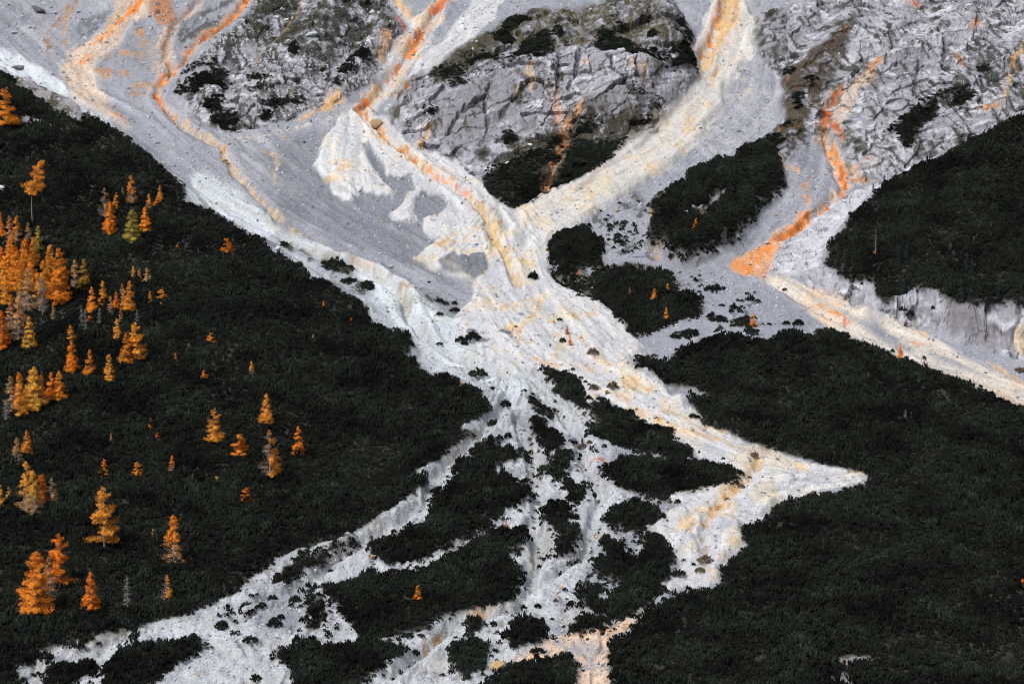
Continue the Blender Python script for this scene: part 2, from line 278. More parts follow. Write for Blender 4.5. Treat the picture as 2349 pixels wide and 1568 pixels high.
# thickets of mountain pine: outline, thickness, label
TH = [
 ("L", LEFT, 1.0, "vast dark mountain pine thicket covering the left slope under the orange larches"),
 ("R", RLOW, 1.0, "vast dark mountain pine thicket filling the lower right of the picture"),
 ("U", RUP, 1.0, "dark pine thicket on the right slope above the pale grey cliff band"),
 ("4", KNOB4, .93, "dark pine thicket on the stepped knob left of the orange stained chute"),
 ("s", KNOBS, 1.0, "rounded dark pine thicket at the inner bend beside the pale debris flow"),
 ("i", [(1398,626),(1439,610),(1462,618),(1500,613),(1531,620),(1546,633),(1536,649),(1526,661),(1541,674),(1582,672),(1605,684),(1595,700),(1603,720),(1569,723),(1526,743),(1492,761),(1449,759),(1444,746),(1434,731),(1413,720),(1403,705),(1382,684),(1364,672),(1372,646),(1382,633)], .72, "broken pine thicket with small larches below the rounded pine thicket"),
 ("k", [(1112,400),(1137,384),(1180,362),(1215,345),(1270,342),(1290,350),(1283,362),(1260,385),(1246,415),(1232,440),(1193,467),(1180,473),(1150,461),(1124,441),(1109,420)], 1.0, "dark pine wedge at the foot of the central knoll, left of the orange rill"),
 ("k", [(1300,338),(1339,325),(1370,331),(1408,315),(1439,318),(1416,346),(1372,379),(1334,401),(1270,428),(1252,438),(1266,420),(1288,385),(1298,360)], 1.0, "dark pine patch at the foot of the central knoll, right of the orange rill"),
 ("k", [(1311,310),(1331,290),(1341,274),(1385,270),(1390,282),(1364,292),(1352,310)], 1.0, "small pine patch on the grass right of the forked orange rill"),
 ("k", [(1257,333),(1267,315),(1285,318),(1288,333)], 1.0, "small pine patch just left of the orange rill under the cliff"),
 ("k", [(1152,308),(1180,303),(1188,318),(1162,324)], 1.0, "small pine patch under the left part of the knoll cliff"),
 ("k", [(1464,256),(1490,244),(1511,241),(1511,250),(1480,261)], 1.0, "upper of two flat pine mats on the knoll's lower right shoulder"),
 ("k", [(1454,268),(1470,262),(1495,270),(1485,276),(1460,275)], 1.0, "lower of two flat pine mats on the knoll's lower right shoulder"),
 ("k", [(1557,41),(1570,49),(1587,77),(1582,108),(1598,164),(1580,177),(1557,169),(1531,159),(1513,146),(1487,136),(1467,126),(1480,115),(1498,108),(1516,123),(1536,120),(1551,97),(1551,79),(1572,74),(1557,54)], 1.0, "dark pine belt along the right rim of the central knoll"),
 ("k", [(1480,138),(1467,126),(1441,123),(1428,113),(1403,113),(1370,103),(1362,95),(1377,69),(1393,64),(1416,82),(1454,97),(1457,108),(1480,115)], 1.0, "dark pine patch above the middle of the knoll's cliff edge"),
 ("k", [(1180,118),(1198,97),(1216,79),(1249,77),(1272,97),(1257,118),(1236,128),(1211,136),(1188,126)], 1.0, "dark pine patch above the left part of the knoll's cliff edge"),
 ("k", [(1129,69),(1147,62),(1172,38),(1198,33),(1216,41),(1198,51),(1172,69),(1177,92),(1147,92)], 1.0, "dark pine mat at the knoll's upper left skyline"),
 ("k", [(1073,133),(1106,118),(1175,123),(1175,131),(1111,128),(1083,138)], 1.0, "narrow pine strip along a ledge on the knoll's left shoulder"),
 ("k", [(988,169),(1014,151),(1042,146),(1083,143),(1081,156),(1060,167),(1073,187),(1035,197),(1030,188),(1042,172),(1009,171)], 1.0, "dark pine patch on the knoll's left shoulder beside the pale flow"),
 ("k", ell(984,250,16,7), 1.0, "small pine mat low on the left flank of the central knoll"),
 ("k", ell(1469,213,10,8), 1.0, "small pine bush patch on rock below the knoll's right cliff"),
 ("k", ell(1482,229,13,7), 1.0, "pine clump just below the small bush on the knoll's right cliff"),
 ("k", ell(1517,227,15,7), 1.0, "pine clump at the foot of the knoll beside the pale right branch"),
 ("k", ell(1428,60,9,5), 1.0, "tiny pine mat on the brown grass of the knoll top, right of middle"),
 ("k", ell(1500,80,12,8), 1.0, "small pine mat on the knoll top just left of the rim belt"),
 ("k", ell(1279,78,11,8), 1.0, "small pine mat on the knoll top between the two cliff edge patches"),
 ("l", [(425,190),(436,172),(482,174),(487,159),(507,151),(525,164),(515,185),(530,190),(510,205),(487,195),(448,197)], 1.0, "largest dark pine patch on the upper left rock outcrop"),
 ("l", [(415,164),(440,148),(469,136),(500,136),(500,143),(455,150),(425,167)], 1.0, "narrow pine strip above the largest patch on the upper left outcrop"),
 ("l", ell(414,206,14,8), 1.0, "leftmost small pine mat on the upper left outcrop beside the orange rill"),
 ("l", ell(441,207,12,8), 1.0, "second small pine mat from the orange rill on the upper left outcrop"),
 ("l", [(459,238),(487,226),(507,215),(507,241),(502,256),(479,251)], 1.0, "upright pine patch below the largest patch on the upper left outcrop"),
 ("l", [(480,277),(490,266),(512,260),(540,254),(551,264),(545,279),(510,285)], 1.0, "pine patch near the foot of the upper left outcrop"),
 ("l", ell(527,292,16,7), 1.0, "lowest pine mat at the foot of the upper left outcrop"),
 ("l", ell(592,175,28,9), 1.0, "upper oblong pine mat in the middle of the upper left outcrop"),
 ("l", ell(600,199,30,7), 1.0, "lower flat pine mat in the middle of the upper left outcrop"),
 ("l", [(599,236),(650,223),(699,221),(697,233),(650,241),(619,247)], 1.0, "long pine mat along the lower ledge of the upper left outcrop"),
 ("l", [(771,162),(791,146),(819,147),(821,161),(790,166)], 1.0, "lower left half of the pine pair at the outcrop's right side"),
 ("l", [(796,138),(819,118),(847,118),(849,133),(830,147)], 1.0, "upper right half of the pine pair at the outcrop's right side"),
 ("l", ell(775,182,11,6), 1.0, "tiny pine mat below the pine pair at the outcrop's right side"),
 ("l", ell(673,108,9,13), 1.0, "small upright pine patch high on the upper left outcrop"),
 ("l", ell(610,262,11,12), 1.0, "small pine patch on the pale rock below the long ledge mat"),
 ("r", [(2028,302),(2049,282),(2105,236),(2177,202),(2195,198),(2182,208),(2154,220),(2151,246),(2118,282),(2092,307),(2087,333),(2064,331),(2054,300)], 1.0, "long slanting pine belt across the upper right rock"),
 ("r", [(2174,236),(2187,210),(2228,197),(2236,213),(2220,238),(2182,243)], 1.0, "pine patch at the upper end of the slanting belt on the right rock"),
 ("r", ell(2256,157,13,7), 1.0, "small pine mat highest on the upper right rock"),
 ("r", ell(1832,218,12,11), 1.0, "largest round pine bush in the brown band at upper right"),
 ("r", ell(1828,240,10,7), 1.0, "pine bush just below the largest one in the brown band"),
 ("r", ell(1812,164,11,6), 1.0, "upper left pine mat in the brown band at upper right"),
 ("r", ell(1862,182,16,6), 1.0, "flat pine mat in the middle of the brown band"),
 ("r", ell(1808,282,9,6), 1.0, "lowest small pine bush in the brown band at upper right"),
 ("r", ell(1777,318,20,11), 1.0, "pine bush at the lower tip of the brown band above the stepped knob"),
 ("f", [(1239,844),(1257,846),(1290,854),(1313,857),(1330,869),(1331,890),(1349,908),(1352,931),(1326,928),(1300,918),(1267,903),(1272,882),(1254,864)], 1.0, "topmost pine island in the gravel where the flow splits"),
 ("f", [(1352,923),(1380,910),(1416,931),(1446,944),(1477,969),(1508,972),(1539,985),(1546,1005),(1569,1021),(1586,1033),(1582,1051),(1531,1047),(1480,1036),(1449,1026),(1411,1015),(1364,998),(1349,990),(1346,969),(1382,969),(1346,944)], 1.0, "long pine island lying along the pale tongue's left bank"),
 ("f", [(1380,1072),(1400,1059),(1454,1040),(1526,1053),(1582,1056),(1621,1056),(1659,1064),(1687,1077),(1700,1090),(1680,1103),(1608,1118),(1531,1133),(1536,1151),(1510,1149),(1454,1126),(1403,1103),(1385,1085)], 1.0, "broad pointed pine island inside the elbow of the pale tongue"),
 ("f", [(1195,903),(1213,898),(1234,905),(1246,923),(1275,931),(1280,949),(1275,956),(1254,951),(1229,939),(1211,918)], 1.0, "slim pine island just below the point where the flow splits"),
 ("f", [(1216,959),(1241,949),(1252,964),(1267,980),(1290,1000),(1287,1018),(1275,1034),(1262,1032),(1236,1015),(1216,995)], 1.0, "upper half of the curved pine island in mid fan"),
 ("f", [(1275,1034),(1316,1028),(1321,1044),(1313,1069),(1280,1097),(1249,1090),(1234,1082),(1252,1064),(1268,1042)], 1.0, "lower half of the curved pine island in mid fan"),
 ("f", [(1288,1120),(1300,1103),(1334,1103),(1357,1115),(1346,1136),(1326,1151),(1305,1144)], 1.0, "round pine island left of the broad pointed island"),
 ("f", [(1254,1164),(1290,1146),(1300,1159),(1313,1192),(1336,1220),(1326,1241),(1313,1274),(1290,1279),(1270,1269),(1280,1236),(1275,1215),(1244,1208),(1236,1190)], 1.0, "hourglass shaped pine island in the white middle of the fan"),
 ("f", [(1418,1151),(1441,1146),(1480,1144),(1500,1159),(1513,1187),(1480,1205),(1469,1228),(1428,1215),(1400,1208),(1382,1195),(1385,1179),(1403,1172)], 1.0, "square pine island below the broad pointed island"),
 ("f", [(1372,1241),(1390,1233),(1431,1244),(1446,1269),(1464,1267),(1469,1244),(1464,1238),(1485,1215),(1516,1238),(1523,1246),(1552,1277),(1526,1292),(1531,1310),(1536,1323),(1526,1333),(1505,1346),(1521,1351),(1485,1379),(1449,1402),(1446,1413),(1418,1423),(1400,1415),(1372,1405),(1326,1392),(1336,1374),(1398,1374),(1423,1343),(1398,1325),(1370,1315),(1359,1292),(1362,1274),(1395,1272),(1393,1254)], 1.0, "large ragged pine island joining the lower right forest below the pale tongue's end"),
 ("f", [(1313,1349),(1362,1333),(1385,1341),(1382,1377),(1362,1379),(1346,1369),(1321,1361)], 1.0, "small pine island tucked left of the large ragged island"),
 ("f", [(1137,995),(1160,990),(1163,1005),(1142,1023),(1172,1021),(1183,1039),(1208,1033),(1216,1044),(1206,1056),(1180,1059),(1147,1064),(1137,1080),(1106,1092),(1147,1090),(1162,1080),(1180,1095),(1200,1113),(1223,1136),(1221,1146),(1185,1162),(1157,1177),(1134,1195),(1127,1205),(1086,1226),(1047,1244),(1034,1257),(1006,1259),(983,1272),(958,1288),(904,1292),(886,1295),(868,1285),(845,1251),(850,1241),(881,1238),(912,1220),(934,1205),(973,1203),(986,1179),(983,1164),(996,1121),(1014,1115),(1042,1095),(1040,1072),(1070,1051),(1078,1026),(1101,1010)], 1.0, "long upper pine island between the left channel and mid fan"),
 ("f", [(737,1341),(778,1331),(819,1328),(824,1313),(850,1303),(881,1312),(958,1306),(983,1295),(1014,1278),(1047,1266),(1078,1240),(1106,1228),(1137,1215),(1162,1215),(1185,1218),(1200,1208),(1208,1223),(1221,1244),(1180,1261),(1159,1269),(1165,1282),(1188,1290),(1203,1313),(1185,1326),(1188,1354),(1159,1379),(1142,1385),(1124,1397),(1081,1408),(1029,1413),(988,1426),(981,1438),(932,1446),(863,1464),(814,1459),(812,1428),(781,1413),(778,1380),(758,1372),(735,1356)], 1.0, "largest pine island in the fan, holding one orange larch bush"),
 ("f", [(645,1290),(676,1269),(699,1259),(712,1277),(737,1254),(763,1244),(799,1228),(827,1236),(819,1244),(794,1249),(763,1267),(742,1295),(717,1310),(681,1320),(642,1331),(625,1338),(637,1310)], 1.0, "pine island hugging the left slope's lower edge"),
 ("f", [(696,1392),(712,1377),(737,1366),(745,1366),(751,1410),(740,1431),(701,1441),(681,1423),(714,1413)], .9, "ragged pine clump left of the largest island"),
 ("f", [(735,1438),(750,1440),(773,1433),(758,1461),(740,1456)], .9, "small two-headed pine clump below the ragged clump"),
 ("f", [(673,1467),(717,1454),(737,1472),(794,1464),(814,1472),(829,1467),(901,1461),(929,1487),(929,1518),(881,1531),(829,1566),(820,1600),(690,1600),(681,1568),(658,1536),(658,1525),(625,1510),(625,1495),(671,1479)], 1.0, "big pine island at the bottom edge below the largest island"),
 ("f", [(238,1541),(256,1497),(302,1469),(338,1474),(369,1461),(415,1477),(425,1461),(451,1459),(469,1477),(446,1502),(431,1513),(377,1538),(369,1559),(333,1577),(310,1600),(231,1600)], 1.0, "big pine island in the bottom left gravel"),
 ("f", [(95,1533),(108,1502),(138,1518),(169,1520),(210,1510),(231,1515),(233,1533),(179,1559),(164,1600),(85,1600)], .97, "pine island left of the big one in the bottom left gravel"),
 ("f", [(-60,1523),(-5,1513),(72,1492),(82,1510),(41,1536),(56,1556),(59,1600),(-60,1600)], .95, "pine thicket in the very bottom left corner"),
 ("f", [(156,1497),(179,1472),(197,1477),(220,1461),(251,1456),(295,1449),(297,1461),(256,1469),(213,1487),(174,1502)], .85, "slim pine row along the gravel bank above the bottom left islands"),
 ("f", [(1063,1423),(1114,1416),(1114,1436),(1070,1456)], .95, "small square pine clump right of the ochre gully at the bottom"),
 ("f", [(1019,1502),(1032,1472),(1081,1469),(1124,1479),(1114,1502),(1119,1525),(1086,1546),(1060,1551),(1040,1533)], .95, "round loose pine clump near the bottom, left of the domed one"),
 ("f", [(1162,1454),(1177,1420),(1221,1418),(1239,1428),(1257,1459),(1223,1477),(1177,1490),(1159,1482)], 1.0, "domed pine clump near the bottom of the fan"),
 ("f", [(1140,1422),(1160,1422),(1168,1448),(1147,1455)], 1.0, "narrow pine clump against the domed clump's left side"),
 ("f", [(1080,1600),(1110,1560),(1147,1546),(1172,1528),(1241,1515),(1305,1500),(1311,1525),(1321,1546),(1300,1575),(1290,1600)], 1.0, "pine thicket at the bottom edge beside the orange tinted gravel"),
 ("f", [(1313,1438),(1326,1423),(1359,1411),(1390,1418),(1390,1438),(1352,1443),(1311,1454)], .95, "pine clump above the orange tinted gravel at the bottom"),
 ("p", GMID, .5, "sparse low pine bushes over brown grass between the rounded and the broken thicket"),
 ("p", [(1385,500),(1450,440),(1490,480),(1480,560),(1430,595),(1390,550)], .1, "scattered small pine bushes on grey scree between the two pine knobs"),
 ("p", [(1545,625),(1700,640),(1800,700),(1790,745),(1640,760),(1600,730),(1610,690)], .06, "scattered flat pine bushes on the grey gravel above the lower right forest"),
 ("p", [(560,1370),(700,1330),(745,1360),(690,1450),(600,1470),(480,1460),(480,1400)], .08, "scattered small pine bushes on the stony bottom left bank"),
 ("p", [(1200,950),(1370,960),(1390,1080),(1380,1240),(1340,1330),(1230,1330),(1210,1180)], .035, "scattered tiny pine seedlings on the white gravel of mid fan"),
 ("m", [(736,600),(760,594),(790,598),(806,612),(800,622),(770,620),(745,612)], .9, "pine clump on the grassy ridge in the left white channel"),
 ("m", [(825,650),(850,646),(856,660),(840,664)], .9, "small pine clump at the lower end of the grassy ridge in the white channel"),
 ("m", [(780,640),(800,634),(812,640),(800,646)], .9, "small pine mat in the middle of the grassy ridge in the white channel"),
 ("m", [(1535,766),(1550,757),(1590,753),(1600,766),(1575,772),(1540,771)], .95, "flat pine row on the grey gravel above the lower right forest"),
 ("m", [(1677,744),(1683,733),(1712,730),(1716,744),(1695,749)], .9, "pine clump left of the orange larch at the forest's upper edge"),
 ("m", [(1620,726),(1632,718),(1660,728),(1672,736),(1650,738)], .85, "low pine row on grey gravel left of that larch"),
 ("m", ell(1725,760,13,7), .9, "small pine clump just below the orange larch at the forest's upper edge"),
 ("m", ell(1640,662,22,5), .8, "thin pine mat lying alone on the grey gravel below the white stub cliff"),
]
# ------------------------------------------------------------------ relief
def pl(*kv):
    ks = [k for k, v in kv]; vs = [v for k, v in kv]
    return lambda y: np.interp(y, ks, vs)
RELIEF = [  # outline, height over depth, ramp outside, ramp inside, extra rise per metre inside (max)
 (LEFT, pl((450, 1.0), (560, 1.5), (620, 3), (680, 6), (760, 9), (900, 9)), 9, 2, .05, 60),
 (RLOW, pl((450, .8), (580, 1.2), (640, 3.5), (700, 4)), 6, 1.5, .03, 60),
 (RUP, lambda y, x=None: np.interp(y, (600, 700, 800), (12, 12, 9)) * (1 if x is None else np.interp(x, (92, 118, 150), (.22, .75, 1.0))), 6, 1, .08, 60),
 (KNOLL, pl((735, 0), (770, 3), (775, 4), (793, 21), (826, 19), (860, 17)), 4, 11, 0, 1),
 (LROCK, pl((780, 0), (800, 5), (840, 7), (900, 7)), 5, 6, .1, 30),
 (RROCK, pl((745, 0), (770, 4), (800, 7), (900, 8)), 5, 6, .06, 60),
 (KNOB4, pl((680, 5), (720, 5), (770, 2)), 2, 2, 0, 1),
 (KNOBS, lambda y: y * 0 + 2.0, 3, 3, 0, 1),
 (CREAM, lambda y: y * 0 + 1.3, .7, 1.4, .03, 20),
]
for t in TH:
    if t[0] == "f": RELIEF.append((t[1], lambda y: y * 0 + .8, 1.2, 1.2, .03, 15))
H = np.interp(Y, _yy, _zz).astype(np.float32)
for P, h, a, b, k, km in RELIEF:
    f0 = float(sst(-a, b, 0.0))
    W = march(dens(P, step=60), lambda x, y: zbase(x, y) + (h(y, x) if P is RUP else h(y)) * f0)[:, :2]
    s, (sd,) = field(W, lambda px, py: psd(px, py, W), a + 2)
    H[s] += ((h(Y[s], X[s]) if P is RUP else h(Y[s])) * sst(-a, b, sd) + k * np.clip(sd, 0, km)).astype(np.float32)
def Hs(x, y): return samp(H, x, y)
def mpp(y): return TANH * y / 1174.0
def at(F, lift=0.0): return march(np.atleast_2d(np.asarray(F, float)), lambda x, y: Hs(x, y) + lift)
def region(P, m=4, lift=0.0, step=45):
    W = at(dens(P, step=step), lift)[:, :2]
    return field(W, lambda px, py: psd(px, py, W), m)
def stroke(P, wpx, m=4):
    D = dens(P, False, 30)
    if np.isscalar(wpx): wp = np.full(len(D), wpx, float)
    else:
        L = np.concatenate([[0], np.cumsum(np.hypot(*np.diff(np.array(P, float), axis=0).T))]); LD = np.concatenate([[0], np.cumsum(np.hypot(*np.diff(D, axis=0).T))])
        wp = np.interp(LD / LD[-1], L / L[-1], wpx)
    W = at(D)
    hw = wp * .5 * mpp(W[:, 1])
    return field(W[:, :2], lambda px, py: pld(px, py, W[:, :2], hw), m + hw.max())

# gullies cut by water
CARVE = [
 ([(0,125),(90,180),(200,255)], 20, 1.0), ([(440,420),(520,470),(620,520),(720,580),(800,610)], 26, 1.2),
 ([(800,610),(850,625),(900,655),(930,690),(935,715),(955,745),(985,790),(1060,825),(1150,865)], 26, 2.6),
 ([(1160,880),(1190,920),(1195,970),(1210,1020),(1225,1080),(1232,1140),(1225,1200),(1240,1270),(1215,1330),(1195,1400),(1120,1410),(1040,1430),(990,1475),(900,1545)], 22, 1.6),
 ([(1180,900),(1130,950),(1110,985),(1050,1040),(1000,1090),(985,1140),(930,1180),(860,1220),(790,1265),(720,1330),(640,1360),(540,1385)], 24, 1.5),
 ([(1230,905),(1300,960),(1335,1010),(1340,1060),(1360,1090),(1380,1130),(1360,1200),(1340,1270),(1270,1310),(1230,1350)], 20, 1.5),
 ([(1745,1035),(1735,1075),(1700,1110),(1660,1145),(1625,1185),(1605,1225),(1615,1265)], 20, .8),
 ([(830,258),(870,300),(930,350),(985,395),(1060,440),(1110,490),(1135,550),(1170,610),(1190,650)], 13, 1.3),
 ([(1010,15),(965,90),(920,150),(870,210),(825,255)], 16, 1.6),
 ([(1665,0),(1650,50),(1620,120),(1610,160)], 22, 2.0), ([(1605,165),(1560,250),(1480,330),(1330,430)], 18, .7),
 ([(458,0),(400,60),(380,110),(385,150),(395,170)], 10, 1.2), ([(565,0),(520,60),(440,110),(420,150),(365,200),(360,225),(420,290),(510,340),(540,400),(640,505)], 10, 1.2),
 ([(2020,130),(1960,180),(1900,240),(1890,300),(1910,370),(1935,430),(1880,485),(1790,550)], 14, 1.5),
 ([(1330,245),(1310,275),(1292,320),(1265,390),(1248,438)], 10, 1.5),
 ([(2270,-20),(2200,50),(2120,110),(2030,150),(1960,210)], 50, -3.0), ([(2348,60),(2270,120),(2180,165),(2080,200),(2010,240)], 40, -2.6), ([(2150,-20),(2100,50),(2050,105),(2000,130)], 26, 2.6), ([(2348,20),(2290,80),(2200,135),(2100,170),(2030,215)], 22, 2.4), ([(2348,150),(2240,205),(2120,260)], 30, 2.0), ([(1900,20),(1840,80),(1790,140)], 26, 2.2), ([(1990,0),(1920,90),(1850,170),(1810,250)], 50, -2.6),
 ([(640,-20),(570,50),(490,110),(430,160)], 40, -2.4), ([(700,-20),(650,50),(590,110),(500,160)], 20, 2.2), ([(780,-20),(740,60),(690,130),(640,190)], 44, -2.6), ([(860,-10),(830,60),(780,130),(720,200)], 22, 2.4), ([(900,40),(870,90),(830,150),(780,200)], 30, -1.6), ([(560,110),(540,170),(520,230)], 20, 1.8), ([(1330,20),(1320,70),(1290,110)], 22, 1.6), ([(1400,20),(1390,60),(1360,95)], 26, -1.2), ([(1500,30),(1470,80),(1450,110)], 24, 1.4), ([(1240,40),(1230,80),(1200,110)], 24, 1.2),
 ([(1760,640),(1860,700),(1930,740),(2080,800),(2300,890)], 16, 1.0),
]
for P, wd, dp in CARVE:
    s, (d, rs, tt) = stroke(P, wd, 7)
    hw = wd * .5 * mpp(Y[s])
    bank = sst(1.0, -hw * .2 - .2, d + 1.3 * fbm(X[s] / 5, Y[s] / 5, 4, 3))
    soft = P[0][1] < 115 and wd >= 20 and abs(dp) > 1.1 and P[0][0] not in (1010, 1665)
    if soft: bank = sst(4.5, -hw, d + 1.5 * fbm(X[s] / 5, Y[s] / 5, 4, 3))
    lev = 0 if soft else np.exp(-((d - 2.2) / 1.1) ** 2)
    dp = dp * 1.25
    H[s] += (-dp * bank + .28 * dp * lev).astype(np.float32)

def gullies(P, apex, amp, seed, ks=1.0):
    s, (sd,) = region(P, 4)
    a0 = at([apex])[0]
    dx_ = X[s] - a0[0]; dy_ = a0[1] + 12 - Y[s]
    rr = np.sqrt(dx_ * dx_ + dy_ * dy_); th = np.arctan2(dx_, dy_ + 1e-3)
    wv = fbm(X[s] / 12, Y[s] / 16, 4, seed + 3)
    g = np.abs(fbm(th * 9 * ks + .8 * wv, rr / 34 + .4 * wv, 4, seed, .55))
    g2 = np.abs(fbm(th * 24 * ks + .9 * wv, rr / 14, 3, seed + 9, .55))
    cut = sst(.16, .02, g) * amp + sst(.14, .0, g2) * amp * .45
    lv = np.exp(-((g - .2) / .05) ** 2) * amp * .25
    m = sst(0, 4, sd)
    H[s] += ((lv - cut) * m).astype(np.float32)
    return s, sst(.12, .02, g) * m
G1 = gullies(FAN, (1190, 850), .8, 401, 1.2)
G2 = gullies(CREAM, (1165, 480), .45, 431, .9)
# ------------------------------------------------------------------ masks, colours
def L3(r, g, b):
    f = lambda c: ((c / 255 + .055) / 1.055) ** 2.4 if c > 10 else c / 255 / 12.92
    return np.array([f(r), f(g), f(b)], np.float32) / 1.55
SCREE, DARK, CREAMC, WHITEC = L3(163, 166, 177), L3(128, 132, 141), L3(216, 217, 221), L3(210, 217, 225)
ROCK, ROCKL, ROCKD = L3(180, 180, 190), L3(218, 219, 227), L3(122, 119, 127)
OLIVE, GDARK, SOIL = L3(84, 79, 62), L3(58, 58, 50), L3(52, 50, 44)
OCHRE, ORANGE, BURNT, PEACH = L3(226, 184, 126), L3(242, 146, 68), L3(200, 104, 46), L3(232, 200, 172)
n_big = fbm(X / 26, Y / 40, 4, 21)
n_mid = fbm(X / 5, Y / 7, 4, 33)
n_fin = fbm(X / 1.3, Y / 1.9, 3, 47)
n_wht = rng.random(X.shape, dtype=np.float32) * 2 - 1
edge = fbm(X / 7, Y / 9, 5, 61, .6)
col = np.empty(X.shape + (3,), np.float32)
col[:] = SCREE
def mix(s, m, c):
    m = np.clip(m, 0, 1)[..., None]
    col[s] = col[s] * (1 - m) + c * m
ALL = (slice(None), slice(None))
mix(ALL, sst(.0, .7, n_big) * .45, DARK * 1.1)
mix(ALL, sst(.1, .8, -n_big) * .15, CREAMC)
rock = np.zeros(X.shape, np.float32); grav = np.ones(X.shape, np.float32); forest = np.zeros(X.shape, np.float32); rid = np.zeros(X.shape, np.int8)
flowt = np.zeros(X.shape, np.float32)
def paint(P, c, amp=1.5, soft=1.0, k=1.0, mod=None, lo=0., hi=1.):
    s, (sd,) = region(P, amp + soft + 1)
    m = sst(-soft, soft, sd + edge[s] * amp) * k
    if mod is not None: m = m * sst(lo, hi, mod[s])
    mix(s, m, c)
    return s, m
paint(FAN, L3(198, 202, 208), 3, 2, .95); paint(FAN, L3(214, 219, 226), 3, 2, .8, -n_mid + .5 * n_big, .0, .4)
paint(FAN, SCREE * .92, 2, 2, .75, n_mid + .5 * n_big, .05, .45)
bandn = fbm((X + .9 * Y) / 5, (Y - .9 * X) / 40, 4, 231); mix(ALL, sst(.1, .6, bandn) * .4 * sst(700, 760, Y), DARK * 1.1); mix(ALL, sst(.15, .6, -bandn) * .35 * sst(700, 760, Y), L3(190, 192, 200))
paint(DGREY, DARK * 1.18, 3, 4, .95)
paint(DGREY, DARK * .95, 3, 6, .8, n_big + .3 * n_mid, -.1, .5)
whitem = np.zeros(X.shape, np.float32)
for P in (WHITE1, WHITE2):
    s, m = paint(P, WHITEC * 1.05, 2, 1.5); whitem[s] = np.maximum(whitem[s], m)
paint(WHITE2, L3(196, 206, 202), 1, 2, .8, n_mid, .0, .4)
paint(RIDGE1, SCREE, 2, 2, .8); paint(RIDGE1, GDARK, 2, 1, .9, n_mid + .3 * n_fin, .0, .3)
paint(RIDGE2, DARK * .8, 2, 2, .8); paint(RIDGE2, GDARK, 2, 1, .9, n_mid + .3 * n_fin, .0, .3)
for P in (FLOWA, FLOWB, FLOWC): paint(P, CREAMC, 1.2, .8)
paint(FLOWA, L3(228, 200, 165), 1, 1, .8, n_mid, -.2, .4)
paint(FANTL, L3(220, 198, 180), 2, 2, .95)
paint(STRIP, L3(219, 210, 200), 1.5, 1.2)
paint(STRIP, L3(228, 190, 148), 1, 1.5, .6, n_big + .6 * n_mid, .0, .5)
paint(GSTRIP, SCREE * .9, 1.5, 1.2)
fing = fbm(X / 1.5, Y / 8, 4, 221, .6); edge0 = edge; edge = .6 * edge + .9 * fing
s, m = paint(CREAM, CREAMC, 2.2, .7); edge = edge0
cream = np.zeros(X.shape, np.float32); cream[s] = m
paint(CREAM, L3(222, 210, 190), 1, 2, .75, n_mid + .6 * n_big, .05, .55)
paint(CREAM, L3(222, 186, 132), 1, 2, .7, ridged(X / 9 + Y / 30, Y / 14, 3, 141) + .25 * n_mid, .72, .95)
paint(CREAM, L3(204, 206, 213), 1, 2, .7, -n_mid + .6 * n_big, .05, .5)
mix(G1[0], G1[1] * .55 * sst(-.3, .3, n_mid[G1[0]]), L3(188, 186, 178)); mix(G2[0], G2[1] * .6 * sst(-.2, .4, n_mid[G2[0]]), L3(222, 188, 138))
paint(DPATCH, DARK, 1.2, .6)
paint([(832,331),(845,329),(882,395),(890,420),(870,395),(852,372)], DARK, .8, .6)
for e in (ell(1160,760,16,5), ell(1155,728,8,3), ell(1195,720,10,4), ell(1080,757,14,5), ell(1100,780,20,6)):
    paint(e, DARK * .9, 1, .6)
for P in ([(1150,905),(1215,1010),(1240,1020),(1225,960)], [(1290,1000),(1320,990),(1325,1025),(1292,1030)], [(1411,1015),(1455,1022),(1480,1036),(1440,1050),(1400,1058)], [(1454,1126),(1510,1149),(1570,1152),(1545,1165),(1500,1165),(1440,1146)],
          [(1400,1208),(1470,1228),(1464,1265),(1446,1269),(1430,1244)], [(1360,1290),(1395,1325),(1420,1345),(1395,1375),(1330,1350),(1320,1320)], [(600,1360),(700,1330),(745,1370),(690,1440),(600,1450),(560,1410)]):
    paint(P, SCREE * .85, 2, 1.5, .85)
paint(PINKB, L3(232, 205, 182), 2, 1)
paint(PINKB, L3(226, 168, 112), 2, 1, .7, n_mid + .5 * n_fin, .25, .55); paint(PINKB, SCREE, 2, 1, .7, -n_mid + .5 * n_fin, .1, .4)
# bedrock
def rockzone(P, idx, m=2.0):
    s, (sd,) = region(P, 6)
    k = sst(-m, m, sd + edge[s] * 2.0)
    rock[s] = np.maximum(rock[s], k); rid[s] = np.where(k > .5, idx, rid[s])
    return s, k
Hr = H
sx, sz = X, (H + .35 * Y)
rk0 = np.zeros(X.shape, np.float32)
for P, idx in ((KNOLL, 1), (LROCK, 2), (RROCK, 3), (CLIFFR, 4), (LIME, 5), (KNOB4, 6)):
    s, k = rockzone(P, idx); rk0[s] = np.maximum(rk0[s], k)
RI = np.nonzero(rk0 > .01)
rx, rz, rn, rm, rf, ri = X[RI], sz[RI].astype(np.float32), edge[RI], n_mid[RI], n_fin[RI], rid[RI]
wx = rx + 1.2 * rm + .5 * rf; wz = rz + 1.0 * fbm(rx / 4, rz / 4, 3, 12)
dip = np.choose(ri, [.3, .42, -.25, .45, 0, .35, .1]).astype(np.float32)
bx = wx * np.cos(dip) + wz * np.sin(dip); bz = -wx * np.sin(dip) + wz * np.cos(dip)
cw = np.choose(ri, [6, 9, 5, 6, 3.2, 7, 2.6]).astype(np.float32); ch = np.choose(ri, [5, 5.5, 3.6, 4.2, 9, 2.6, 6]).astype(np.float32)
A1, A2, AT, AU, AX, AZ = voro(bx / cw, bz / ch, 301)
